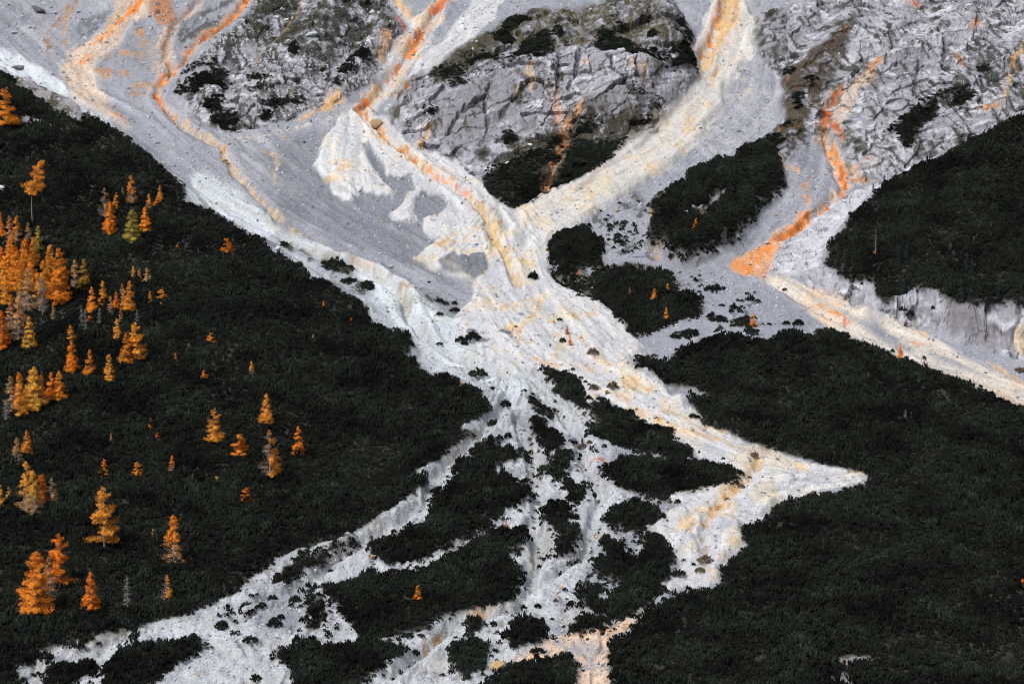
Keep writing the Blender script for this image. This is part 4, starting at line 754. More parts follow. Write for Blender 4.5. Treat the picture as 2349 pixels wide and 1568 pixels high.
ground("rock_outcrop", 4, M_ROCK, "pale fissured rock slope at the upper right corner", "rock face")
ground("cliff", 5, M_ROCK, "grey streaked cliff band under the right hand pine slope", "cliff")
ground("limestone_bed", 6, M_ROCK, "white limestone ledges beside the orange stained chute on the right", "rock face")
ground("rock_step", 7, M_ROCK, "small pale rock step at the foot of the stepped pine knob", "rock face")
ground("debris_flow", 9, M_GRAV, "broad cream coloured debris flow tongue running down the middle", "debris flow")
# ------------------------------------------------------------------ mountain pine
def leafmat(name, c, var, trans=.0, locnoise=0.0):
    m, nt, b = newmat(name)
    N = nt.nodes.new; Lk = nt.links.new
    oi = N("ShaderNodeObjectInfo")
    mr = N("ShaderNodeMapRange"); mr.inputs[3].default_value = 1 - var; mr.inputs[4].default_value = 1 + var
    Lk(oi.outputs["Random"], mr.inputs[0])
    vm = N("ShaderNodeVectorMath"); vm.operation = 'SCALE'; vm.inputs[0].default_value = c
    if locnoise:
        pw = N("ShaderNodeMath"); pw.operation = 'POWER'; pw.inputs[1].default_value = 5.0; Lk(oi.outputs["Random"], pw.inputs[0]); Lk(pw.outputs[0], mr.inputs[0])
        mr.inputs[3].default_value = .76; mr.inputs[4].default_value = 1.9
    if locnoise:
        n1 = N("ShaderNodeTexNoise"); n1.inputs["Scale"].default_value = .07; n1.inputs["Detail"].default_value = 4
        Lk(oi.outputs["Location"], n1.inputs["Vector"])
        m2 = N("ShaderNodeMapRange"); m2.inputs[1].default_value = .35; m2.inputs[2].default_value = .65; m2.inputs[3].default_value = 1 - locnoise; m2.inputs[4].default_value = 1 + locnoise
        Lk(n1.outputs[0], m2.inputs[0])
        mu = N("ShaderNodeMath"); mu.operation = 'MULTIPLY'; Lk(mr.outputs[0], mu.inputs[0]); Lk(m2.outputs[0], mu.inputs[1])
        Lk(mu.outputs[0], vm.inputs["Scale"])
    else: Lk(mr.outputs[0], vm.inputs["Scale"])
    at_ = N("ShaderNodeAttribute"); at_.attribute_name = "Tint"
    if trans:   # some trees turn earlier than others
        cr_ = N("ShaderNodeValToRGB"); cr_.color_ramp.elements[0].color = (1, .84, .75, 1); cr_.color_ramp.elements[1].color = (.98, 1.2, 1.4, 1)
        f_ = N("ShaderNodeMath"); f_.operation = 'FRACT'; g_ = N("ShaderNodeMath"); g_.operation = 'MULTIPLY'; g_.inputs[1].default_value = 7.31
        Lk(oi.outputs["Random"], g_.inputs[0]); Lk(g_.outputs[0], f_.inputs[0]); Lk(f_.outputs[0], cr_.inputs[0])
        v0 = N("ShaderNodeVectorMath"); v0.operation = 'MULTIPLY'; Lk(vm.outputs[0], v0.inputs[0]); Lk(cr_.outputs[0], v0.inputs[1]); vm = v0
    v2 = N("ShaderNodeVectorMath"); v2.operation = 'MULTIPLY'; Lk(vm.outputs[0], v2.inputs[0]); Lk(at_.outputs["Color"], v2.inputs[1])
    Lk(v2.outputs[0], b.inputs["Base Color"])
    if trans:
        tr = N("ShaderNodeBsdfTranslucent"); Lk(v2.outputs[0], tr.inputs[0])
        mx = N("ShaderNodeMixShader"); mx.inputs[0].default_value = trans
        Lk(b.outputs[0], mx.inputs[1]); Lk(tr.outputs[0], mx.inputs[2]); Lk(mx.outputs[0], nt.nodes["Material Output"].inputs[0])
    return m
M_PINE = leafmat("pine_needles", (.0112, .0145, .0112), .5, 0, .65)
M_BARK, _n, _b = newmat("bark"); _b.inputs["Base Color"].default_value = (.17, .155, .145, 1)
M_TWIG, _n, _b = newmat("bare_twig"); _b.inputs["Base Color"].default_value = (.24, .23, .23, 1)

class TB:
    """collects triangles with a tint and a material index"""
    def __init__(s): s.v = []; s.f = []; s.c = []; s.m = []
    def tri(s, a, b, c, t, m=0):
        n = len(s.v); s.v += [a, b, c]; s.f.append((n, n + 1, n + 2)); s.c += [t] * 3; s.m.append(m)
    def mesh(s, name, mats):
        me = mesh_from(name, np.array(s.v), np.array(s.f), None)
        for m in mats: me.materials.append(m)
        me.polygons.foreach_set("material_index", np.array(s.m, np.int32))
        c = np.array(s.c, np.float32)
        if c.ndim == 1: c = np.repeat(c[:, None], 3, 1)
        a = me.color_attributes.new("Tint", 'FLOAT_COLOR', 'POINT'); a.data.foreach_set("color", np.concatenate([c, np.ones((len(c), 1), np.float32)], 1).ravel())
        return me
def tube(tb, pts, rad, sides, t, m):
    rings = []
    for p, r in zip(pts, rad):
        rings.append([(p[0] + r * math.cos(2 * math.pi * k / sides), p[1] + r * math.sin(2 * math.pi * k / sides), p[2]) for k in range(sides)])
    for a, b in zip(rings[:-1], rings[1:]):
        for k in range(sides):
            k2 = (k + 1) % sides
            tb.tri(a[k], a[k2], b[k2], t, m); tb.tri(a[k], b[k2], b[k], t, m)
def bush_mesh(name, seed, n, R, hgt, slender=1.0):
    r = random.Random(seed); tb = TB()
    for i in range(n):
        a = r.uniform(0, 6.283); q_ = math.sqrt(r.random()) * R
        x, y = q_ * math.cos(a), q_ * math.sin(a)
        top = hgt * (1 - .62 * (q_ / R) ** 2) * r.uniform(.7, 1.12) + .12
        ln = r.uniform(.7, 1.15) * slender; rd = r.uniform(.16, .27) * (.5 + .5 * slender)
        lx, ly = x * .34 + r.uniform(-.12, .12), y * .34 + r.uniform(-.12, .12)
        tip = (x + lx * ln, y + ly * ln, top); base = (x, y, top - ln)
        t = r.uniform(.65, 1.35)
        tc = (t * r.uniform(.9, 1.15), t, t * r.uniform(.85, 1.1))
        k = 5; ring = []
        for j in range(k):
            b = 6.283 * j / k + a
            ring.append((x + .45 * lx * ln + rd * math.cos(b) * r.uniform(.6, 1.5), y + .45 * ly * ln + rd * math.sin(b) * r.uniform(.6, 1.5), top - ln * r.uniform(.35, .7)))
        for j in range(k):
            tb.tri(ring[j], ring[(j + 1) % k], tip, tc); tb.tri(base, ring[(j + 1) % k], ring[j], tc)
        for j in range(4):   # loose needles
            b = r.uniform(0, 6.283); z = top - ln * r.uniform(.1, .7)
            o = (x + lx * ln * .5, y + ly * ln * .5, z)
            e = (o[0] + .4 * math.cos(b), o[1] + .4 * math.sin(b), z + r.uniform(.1, .35))
            s_ = (o[0] + .1 * math.sin(b), o[1] - .1 * math.cos(b), z - .08)
            tb.tri(o, s_, e, tc)
    return tb.mesh(name, [M_PINE])
SRC = bpy.data.collections.new("pine_shoots_source")
for i in range(6):
    o = bpy.data.objects.new("pine_shoots_%d" % i, bush_mesh("pine_shoots", 40 + i, 22, 1.15, 1.9)); SRC.objects.link(o)
RSRC = bpy.data.collections.new("stone_source")
def stone_mesh(name, seed, mat):
    import bmesh
    bm = bmesh.new(); bmesh.ops.create_icosphere(bm, subdivisions=2 if seed > 50 else 1, radius=.5)
    r = random.Random(seed); ax = [Vector((r.gauss(0, 1), r.gauss(0, 1), r.gauss(0, 1))).normalized() for _ in range(9)]; cut = [r.uniform(.2, .42) for _ in ax]
    for v in bm.verts:
        for a, c in zip(ax, cut):
            d = v.co.dot(a)
            if d > c: v.co -= a * (d - c)
        v.co *= r.uniform(.94, 1.06); v.co.z *= .75
    me = bpy.data.meshes.new(name); bm.to_mesh(me); bm.free(); me.materials.append(mat)
    return me
def stonemat(name, cs):
    m, nt, b = newmat(name)
    oi = nt.nodes.new("ShaderNodeObjectInfo"); cr = nt.nodes.new("ShaderNodeValToRGB"); cr.color_ramp.interpolation = 'CONSTANT'
    while len(cr.color_ramp.elements) < len(cs): cr.color_ramp.elements.new(.5)
    for e, (p, c) in zip(cr.color_ramp.elements, cs): e.position = p; e.color = (*c, 1)
    n1 = nt.nodes.new("ShaderNodeTexNoise"); n1.inputs["Scale"].default_value = 4; tcn = nt.nodes.new("ShaderNodeTexCoord"); nt.links.new(tcn.outputs["Object"], n1.inputs["Vector"])
    mr = nt.nodes.new("ShaderNodeMapRange"); mr.inputs[3].default_value = .7; mr.inputs[4].default_value = 1.3; nt.links.new(n1.outputs[0], mr.inputs[0])
    vm = nt.nodes.new("ShaderNodeVectorMath"); vm.operation = 'SCALE'
    nt.links.new(oi.outputs["Random"], cr.inputs[0]); nt.links.new(cr.outputs[0], vm.inputs[0]); nt.links.new(mr.outputs[0], vm.inputs["Scale"]); nt.links.new(vm.outputs[0], b.inputs["Base Color"])
    return m
M_STONE = stonemat("loose_stone", [(0, tuple(ROCKL * .92)), (.4, tuple(WHITEC * .9)), (.7, tuple(SCREE)), (.96, tuple(DARK)), (.98, tuple(OCHRE))])
for i in range(4): RSRC.objects.link(bpy.data.objects.new("stone_%d" % i, stone_mesh("stone", i, M_STONE)))

def scatter_group(name, coll, nsrc):
    ng = bpy.data.node_groups.new(name, 'GeometryNodeTree')
    ng.interface.new_socket("Geometry", in_out='INPUT', socket_type='NodeSocketGeometry'); ng.interface.new_socket("Geometry", in_out='OUTPUT', socket_type='NodeSocketGeometry')
    N = ng.nodes.new; Lk = ng.links.new
    gi, go = N("NodeGroupInput"), N("NodeGroupOutput")
    ip = N("GeometryNodeInstanceOnPoints"); ci = N("GeometryNodeCollectionInfo"); ci.inputs["Collection"].default_value = coll; ci.inputs["Separate Children"].default_value = True; ci.inputs["Reset Children"].default_value = True
    def na(nm, ty):
        a = N("GeometryNodeInputNamedAttribute"); a.data_type = ty; a.inputs["Name"].default_value = nm
        return a.outputs[0]
    Lk(gi.outputs[0], ip.inputs["Points"]); Lk(ci.outputs[0], ip.inputs["Instance"]); ip.inputs["Pick Instance"].default_value = True
    Lk(na("pick", 'INT'), ip.inputs["Instance Index"])
    Lk(na("turn", 'FLOAT_VECTOR'), ip.inputs["Rotation"]); Lk(na("size", 'FLOAT_VECTOR'), ip.inputs["Scale"])
    Lk(ip.outputs[0], go.inputs[0])
    return ng
NG_P, NG_S = scatter_group("pine_scatter", SRC, 6), scatter_group("stone_scatter", RSRC, 4)
def scatter(name, pts, pick, turn, size, ng, label, cat):
    me = bpy.data.meshes.new(name); me.vertices.add(len(pts)); me.vertices.foreach_set("co", np.ascontiguousarray(pts, np.float32).ravel())
    a = me.attributes.new("pick", 'INT', 'POINT'); a.data.foreach_set("value", np.asarray(pick, np.int32))
    a = me.attributes.new("turn", 'FLOAT_VECTOR', 'POINT'); a.data.foreach_set("vector", np.ascontiguousarray(turn, np.float32).ravel())
    a = me.attributes.new("size", 'FLOAT_VECTOR', 'POINT'); a.data.foreach_set("vector", np.ascontiguousarray(size, np.float32).ravel())
    o = bpy.data.objects.new(name, me); COL.objects.link(o)
    md = o.modifiers.new("scatter", 'NODES'); md.node_group = ng
    return tag(o, label, cat, kind="stuff")
def lookup(A, x, y):
    j = np.clip(np.round(jf(y)).astype(int), 0, NJ - 1); i = np.clip(np.round(fi(x, y)).astype(int), 0, NI - 1)
    return A[j, i]
tot = 0
for (kind, P, dn, lab), (s, sd) in zip(TH, tsd):
    j0, j1, i0, i1 = s[0].start, s[0].stop, s[1].start, s[1].stop
    j0 = max(j0, int(jf(425))); j1 = min(j1, int(jf(900)))
    xs = X[j0:j1, i0:i1]; y0, y1 = YG[j0], YG[j1 - 1]
    x0, x1 = max(xs.min(), -.2217 * 1.15 * y1), min(xs.max(), .2217 * 1.15 * y1)
    sp_ = 1.42 if kind in "LRU" else (1.12 if kind == "f" else .9)
    gx_, gy_ = np.meshgrid(np.arange(x0, x1, sp_), np.arange(y0, y1, sp_ * 1.08))
    px = (gx_ + rng.uniform(-.6, .6, gx_.shape)).ravel(); py = (gy_ + rng.uniform(-.6, .6, gx_.shape)).ravel()
    full = np.full((1,), 0)
    j = np.round(jf(py)).astype(int); i = np.round(fi(px, py)).astype(int)
    ok = (j >= j0) & (j < j1) & (i >= i0) & (i < i1)
    px, py, j, i = px[ok], py[ok], j[ok], i[ok]
    dd = sd[j - s[0].start, i - s[1].start]; ed = .7 * edge[j, i] + .45 * n_mid[j, i]
    nz = fbm(px / 7, py / 9, 3, 201)
    keep = (dd + ed * {'L': 1.0, 'R': 1.0, 'U': 1.0, 'f': 2.6}.get(kind, .5) > (.45 if kind in 'LRU' else (.05 if kind == 'f' else -.45))) & (hole[j, i] < .5) & (rng.random(len(px)) < (dn * 1.6 if kind == 'p' and dn < .2 else dn)) & ((nz > (.08 if kind == 'p' and dn < .2 else -.32)) if dn < .8 else True)
    if kind == 'f': keep |= (dd > -2.6) & (dd < .3) & (rng.random(len(px)) < .09)
    px, py, dd, nz = px[keep], py[keep], dd[keep], nz[keep]
    n = len(px)
    if n < 3:
        continue
    pz = samp(Z, px, py)
    base = .86 + .5 * nz
    if kind in "krl": base = base * .95
    sc = base * rng.uniform(.7, 1.3, n) * np.clip(.66 + dd * .12, .4, 1.0) * (.62 if kind == 'p' else 1)
    zs = sc * rng.uniform(.8, 1.25, n) * np.where(rng.random(n) < .1, 1.4, 1.0) * (.75 if kind in "krl" else 1.0)
    pz += .15 if kind in 'krl4' else -.15
    scatter("pine_thicket", np.stack([px, py, pz], 1), rng.integers(0, 6, n), np.stack([rng.uniform(-.15, .15, n), rng.uniform(-.15, .15, n), rng.uniform(0, 6.28, n)], 1), np.stack([sc, sc, zs], 1), NG_P, lab, "shrubs")
    tot += n
print("pine shoots", tot)
# stones strewn over the gravel
n = 110000
py = 440 + 440 * rng.random(n) ** .8; px = rng.uniform(-1.08, 1.08, n) * TANH * py
ok = (lookup(forest, px, py) < .2) & (rng.random(n) < np.where(lookup(rock, px, py) > .5, .25, np.where(lookup(cream, px, py) > .5, .5, .9)))
px, py = px[ok], py[ok]; n = len(px)
sz = (.2 + .3 * rng.random(n) ** 3 + 1.1 * rng.random(n) ** 20) * np.interp(py, (450, 700, 880), (.9, 1.0, 1.45))
scatter("scree_stones", np.stack([px, py, samp(Z, px, py) + sz * .1], 1), rng.integers(0, 4, n), rng.uniform(-3.1, 3.1, (n, 3)), np.stack([sz * rng.uniform(.8, 1.5, n), sz, sz * rng.uniform(.6, 1, n)], 1), NG_S, "loose pale stones strewn all over the scree and gravel", "stones")

n = 26000
py = 445 + 235 * rng.random(n); px = rng.uniform(-1.05, 1.05, n) * TANH * py
fs_, (fsd,) = region(FAN + [], 3)
inF = np.zeros(X.shape, np.float32); inF[fs_] = sst(-1, 1, fsd); inF = np.maximum(inF, np.maximum(whitem, .45 * cream))
ok = (lookup(forest, px, py) < .2) & (rng.random(n) < lookup(inF, px, py))
px, py = px[ok], py[ok]; n = len(px)
sz = .28 + .4 * rng.random(n) ** 2 + 1.1 * rng.random(n) ** 16
scatter("cobbles", np.stack([px, py, samp(Z, px, py) + sz * .12], 1), rng.integers(0, 4, n), rng.uniform(-3.1, 3.1, (n, 3)), np.stack([sz * rng.uniform(.8, 1.5, n), sz, sz * rng.uniform(.6, 1, n)], 1), NG_S, "pale cobbles and blocks lying thick on the white gravel fan", "stones")

# ------------------------------------------------------------------ single pine bushes
BM = [bush_mesh("pine_bush", 300 + i, 46, 1.0, 1.25, .62) for i in range(4)]
BUSH = [  # foot x, y, width, label
 (564,1386,26,"upper left bush of the three on the pale bank right of the lowest grey larch"), (572,1402,16,"lowest bush of the three on the pale bank right of the lowest grey larch"), (594,1390,20,"rightmost bush of the three on the pale bank right of the lowest grey larch"), (507,1438,30,"branchy pine bush alone on the white bank above the bottom left islands"), (574,1470,34,"low pine bush on the white bank right of the branchy one"), (443,1458,20,"small pine bush touching the upper right tip of the big bottom left island"),
 (601,1388,20,"left pine bush of the pair on the gravel left of the ragged clump"), (624,1378,24,"right pine bush of the pair on the gravel left of the ragged clump"), (630,1436,34,"dark oval pine bush in the stony gravel below that pair"), (676,1384,30,"pine bush touching the upper left side of the ragged clump"), (586,1562,26,"pine bush at the bottom edge between the two big bottom islands"), (577,1461,8,"tiny pine sprig on the bottom left gravel"),
 (1132,1434,18,"small upright pine bush left of the narrow clump near the bottom"), (1158,1456,26,"pine bush pressed against the domed clump's lower left"), (952,1498,22,"slanting pine bush right of the big bottom island"), (934,1488,14,"small pine sprig at the right tip of the big bottom island"), (965,1458,18,"small pine bush under the largest island's lower edge"), (935,1460,26,"flat pine bush under the largest island's lower edge, left"), (1019,1552,9,"tiny pine bush left below the round loose clump"),
 (1311,1390,26,"round pine bush alone left of the large ragged island"), (1233,1392,16,"upright pine sapling on the gravel left of the round bush"), (1274,1380,12,"tiny brownish bush between sapling and round bush"), (1200,1400,18,"scraggy pine shrub on the bottom gravel left of the sapling"), (1266,1420,10,"tiny pine bush on the white gravel above the domed clump"), (1232,1497,34,"loose pine bush on the peach gravel below the domed clump"), (1290,1500,18,"small brown bush on the peach gravel at the bottom"),
 (1158,930,26,"round pine bush alone at the head of the fan, left of the slim island"), (1132,978,28,"pine bush alone between the left slope and the white channel"), (1096,866,40,"pine bush standing off the left slope's tip, at the fan head"), (1130,892,14,"tiny pine bush right of the left slope's tip"), (1165,1004,18,"pointed pine bush at the upper tip of the long upper island"), (1217,1010,14,"thin grey-green bush beside the curved island"), (1337,1030,22,"brownish leafless bush right of the curved island"), (1352,1020,14,"small dry bush beside the brownish leafless one"),
 (1202,1106,18,"small pine bush right of the long upper island"), (1554,1155,14,"small dark bush on grey gravel below the pointed island"), (1555,1318,34,"pine bush at the lower end of the pale tongue"), (1590,1296,12,"tiny pine bush near the pale tongue's end"), (1617,1285,36,"brown scrub bush in the pale tongue's lower gully"), (1606,1312,24,"small brown scrub below the bush in the tongue's gully"), (1729,1048,20,"dry brown scrub at the bend of the pale tongue"), (1700,1118,16,"dry scrub along the ochre gully of the pale tongue"), (1668,1148,14,"lower dry scrub along the ochre gully of the pale tongue"),
 (1284,736,12,"small dark bush in the upper cream apron"), (1222,640,22,"small dark conifer bush by the cream flow left of the inner bend"), (1260,577,16,"dark bush at the left foot of the rounded pine thicket"), (1183,748,7,"tiny dark bush in the left part of the cream apron"), (1290,786,14,"dark bush beside the two gold saplings in the cream apron"), (1008,790,16,"dark bush at the lower left rim of the cream apron"), (1056,783,24,"dark tuft bush on the grey patch of the cream apron"), (1085,780,34,"largest dark bush on the grey patch of the cream apron"), (1065,790,16,"small bush left of the largest one on the grey patch"), (1008,723,16,"dark bush at the white channel's right bank"), (1043,712,24,"round dark bush at the lower end of the channel's side ridge"), (1022,695,14,"upper right bush on the channel's side ridge"), (1008,692,18,"upper left bush on the channel's side ridge"), (984,648,8,"tiny bush above the channel's side ridge"), (1042,698,14,"small bush just above the round one on the side ridge"),
 (652,566,20,"dark bush in front of the white boulder on the channel bank"), (2117,824,12,"dark little conifer alone on the right hand gravel strip"), (2340,850,26,"dry dark bush at the right edge below the cliff"), (2046,807,11,"dark little conifer beside the orange larch at the forest rim"), (1377,484,8,"tiny bush at the right rim of the cream right branch"), (1420,468,9,"tiny bush on grey scree right of the cream branch"), (1417,544,18,"bush on the grey scree between the two pine knobs"), (1420,560,22,"low bush below the one between the two pine knobs"), (1325,680,10,"small bush in the grass at the edge of the apron"), (1510,668,12,"small bush at the right end of the broken thicket"), (1476,842,11,"small bush on grey gravel at the left tip of the lower right forest"), (1500,818,18,"dry reddish bush at the upper left tip of the lower right forest"),
 (1600,690,14,"small bush by the larches right of the broken thicket"), (1655,700,14,"flat bush on the grey gravel right of the broken thicket"), (1690,708,14,"second flat bush on the grey gravel right of the broken thicket"), (1596,645,9,"tiny bush on grey gravel under the white stub cliff"), (1830,745,24,"bush on grey gravel left of the cream strip"), (1803,742,16,"small bush left of that one by the cream strip"), (1800,665,12,"tiny bush on the grey gravel under the orange blob"), (2070,716,18,"left dark bush in the cliff band on the right"), (2086,722,24,"right dark bush in the cliff band on the right"), (2142,710,14,"dark bush hanging high in the cliff band"),
 (1392,900,8,"tiny scrub in the cream tongue near the topmost island"), (1362,892,22,"dry scrub beside the topmost pine island"), (1405,890,26,"dry grey scrub on the cream tongue right of the topmost island"), (1360,812,24,"grey scrub in the cream apron above the topmost island"), (1588,958,18,"small bush pair at the right bank of the cream tongue"), (1600,962,14,"bush at the right bank of the cream tongue, next to the pair"),
]
BROWN = leafmat("dry_scrub", (.10, .075, .055), .2)
BMB = []
for m in BM:
    c = m.copy(); c.materials.clear(); c.materials.append(BROWN); BMB.append(c)
for k, (fx, fy, wd, lab) in enumerate(BUSH):
    p = at([(fx, fy)])[0]; sc = wd * mpp(p[1]) / 2.1
    dry = any(t in lab for t in ("dry", "brown", "scrub", "grey-green"))
    o = bpy.data.objects.new("dry_bush" if dry else "pine_bush", (BMB if dry else BM)[k % 4]); COL.objects.link(o)
    o.location = (p[0], p[1], float(samp(Z, p[0], p[1])) - .08); o.rotation_euler = (0, 0, k * 1.7)
    up = 1.35 if any(t in lab for t in ("upright", "conifer", "sapling", "pointed")) else (.75 if any(t in lab for t in ("flat", "low", "mat")) else 1.0)
    o.scale = (sc, sc, sc * up)
    tag(o, lab, "bush", "single bushes on the gravel")

# ------------------------------------------------------------------ boulders
M_BOULD = stonemat("boulder_limestone", [(0, tuple(ROCKL)), (.5, tuple(WHITEC))])
M_BOULG = stonemat("boulder_grey", [(0, tuple(ROCK * .8)), (.5, tuple(ROCKD))])
M_BOULO = stonemat("boulder_ochre", [(0, tuple(L3(190, 165, 130))), (.5, tuple(L3(206, 176, 132)))])
BOM = {k: [stone_mesh("boulder", 60 + 7 * i + z, m) for i in range(3)] for z, (k, m) in enumerate((("w", M_BOULD), ("g", M_BOULG), ("o", M_BOULO)))}
BOUL = [(865,292,30,32,"o","jagged brown boulder standing at the mouth of the left orange gully"), (42,158,34,16,"g","dark grey boulder on the white strip above the left slope"), (86,28,40,20,"g","dark angular boulder on the scree in the upper left corner"), (179,28,15,9,"w","white boulder between the thin brown rills at upper left"), (33,76,18,8,"w","white boulder low in the upper left scree"), (68,65,12,9,"w","small white boulder right of the white one at upper left"), (126,32,12,7,"w","small white boulder right of the dark angular boulder"), (116,16,11,7,"w","topmost small white boulder at upper left"),
 (648,20,16,11,"w","white boulder at the top edge on the upper left outcrop"), (634,46,14,10,"w","white boulder below the one at the top edge"), (714,84,34,15,"w","largest white boulder on the upper left outcrop, dark bush beside"), (660,98,13,8,"w","white boulder beside the brown grass of the outcrop"), (853,30,14,10,"w","white boulder near the cream gully's upper left rim"), (658,50,18,7,"w","flat white boulder right of the second one on the outcrop"),
 (1160,338,26,15,"w","pale boulder under the knoll cliff, left side"), (1166,372,18,10,"w","white boulder at the upper edge of the pine wedge"), (1215,330,16,10,"w","white stone heap left of the orange rill"), (993,506,14,9,"w","white boulder with an ochre foot on the cream lobe"), (1080,440,14,10,"w","pale boulder on the cream flow below the knoll"), (955,694,13,8,"w","pale boulder on the white channel's right side"), (897,612,15,9,"w","white boulder above the channel bend"), (871,583,9,5,"w","small white boulder on the dark scree edge"), (699,326,10,6,"g","grey boulder on the dark patch of the left scree"), (919,360,8,6,"o","small ochre boulder beside the orange rill"),
 (1630,478,12,9,"w","white boulder in the stony gap of the stepped knob"), (1573,496,15,9,"w","white boulder at the left end of the knob's stony gap"), (1286,836,10,8,"w","white boulder above the topmost pine island"), (1395,902,10,7,"o","cream boulder in the tongue right of the topmost island"), (1428,870,9,6,"o","upper cream boulder in the tongue"), (1401,852,10,7,"w","pale boulder on the tongue near its upper right rim"), (564,1340,9,9,"w","white boulder at the lower edge of the left slope"), (633,1460,15,10,"w","bright white boulder below the dark oval bush"), (665,1399,9,8,"w","white boulder left of the ragged clump"), (853,1280,24,16,"o","ochre boulder below the long upper island"), (1142,1534,40,24,"o","big cream boulder near the bottom, right of the round loose clump"), (636,574,20,12,"w","white boulder half hidden at the left slope's channel rim"), (483,1494,10,9,"w","white boulder right of the big bottom left island"), (528,1490,9,7,"w","second white boulder right of the big bottom left island"), (4,432,18,12,"w","pale boulder at the left edge of the left slope"), (1760,562,16,10,"w","white boulder in the orange chute"), (1935,468,16,11,"w","white boulder above the limestone ledges"), (515,372,18,10,"o","ochre boulder in the thin rill left of the dark scree")]
for k, (fx, fy, wd, ht, mk, lab) in enumerate(BOUL):
    p = at([(fx, fy)])[0]; u_ = mpp(p[1])
    o = bpy.data.objects.new("boulder", BOM[mk][k % 3]); COL.objects.link(o)
    o.location = (p[0], p[1], float(samp(Z, p[0], p[1])) + ht * u_ * .3); o.rotation_euler = (.2 * math.sin(k), .2 * math.cos(k), k * 1.3)
    o.scale = (wd * u_ * 1.05, wd * u_ * .9, ht * u_ * 1.35)
    tag(o, lab, "boulder", "boulders on the slope")
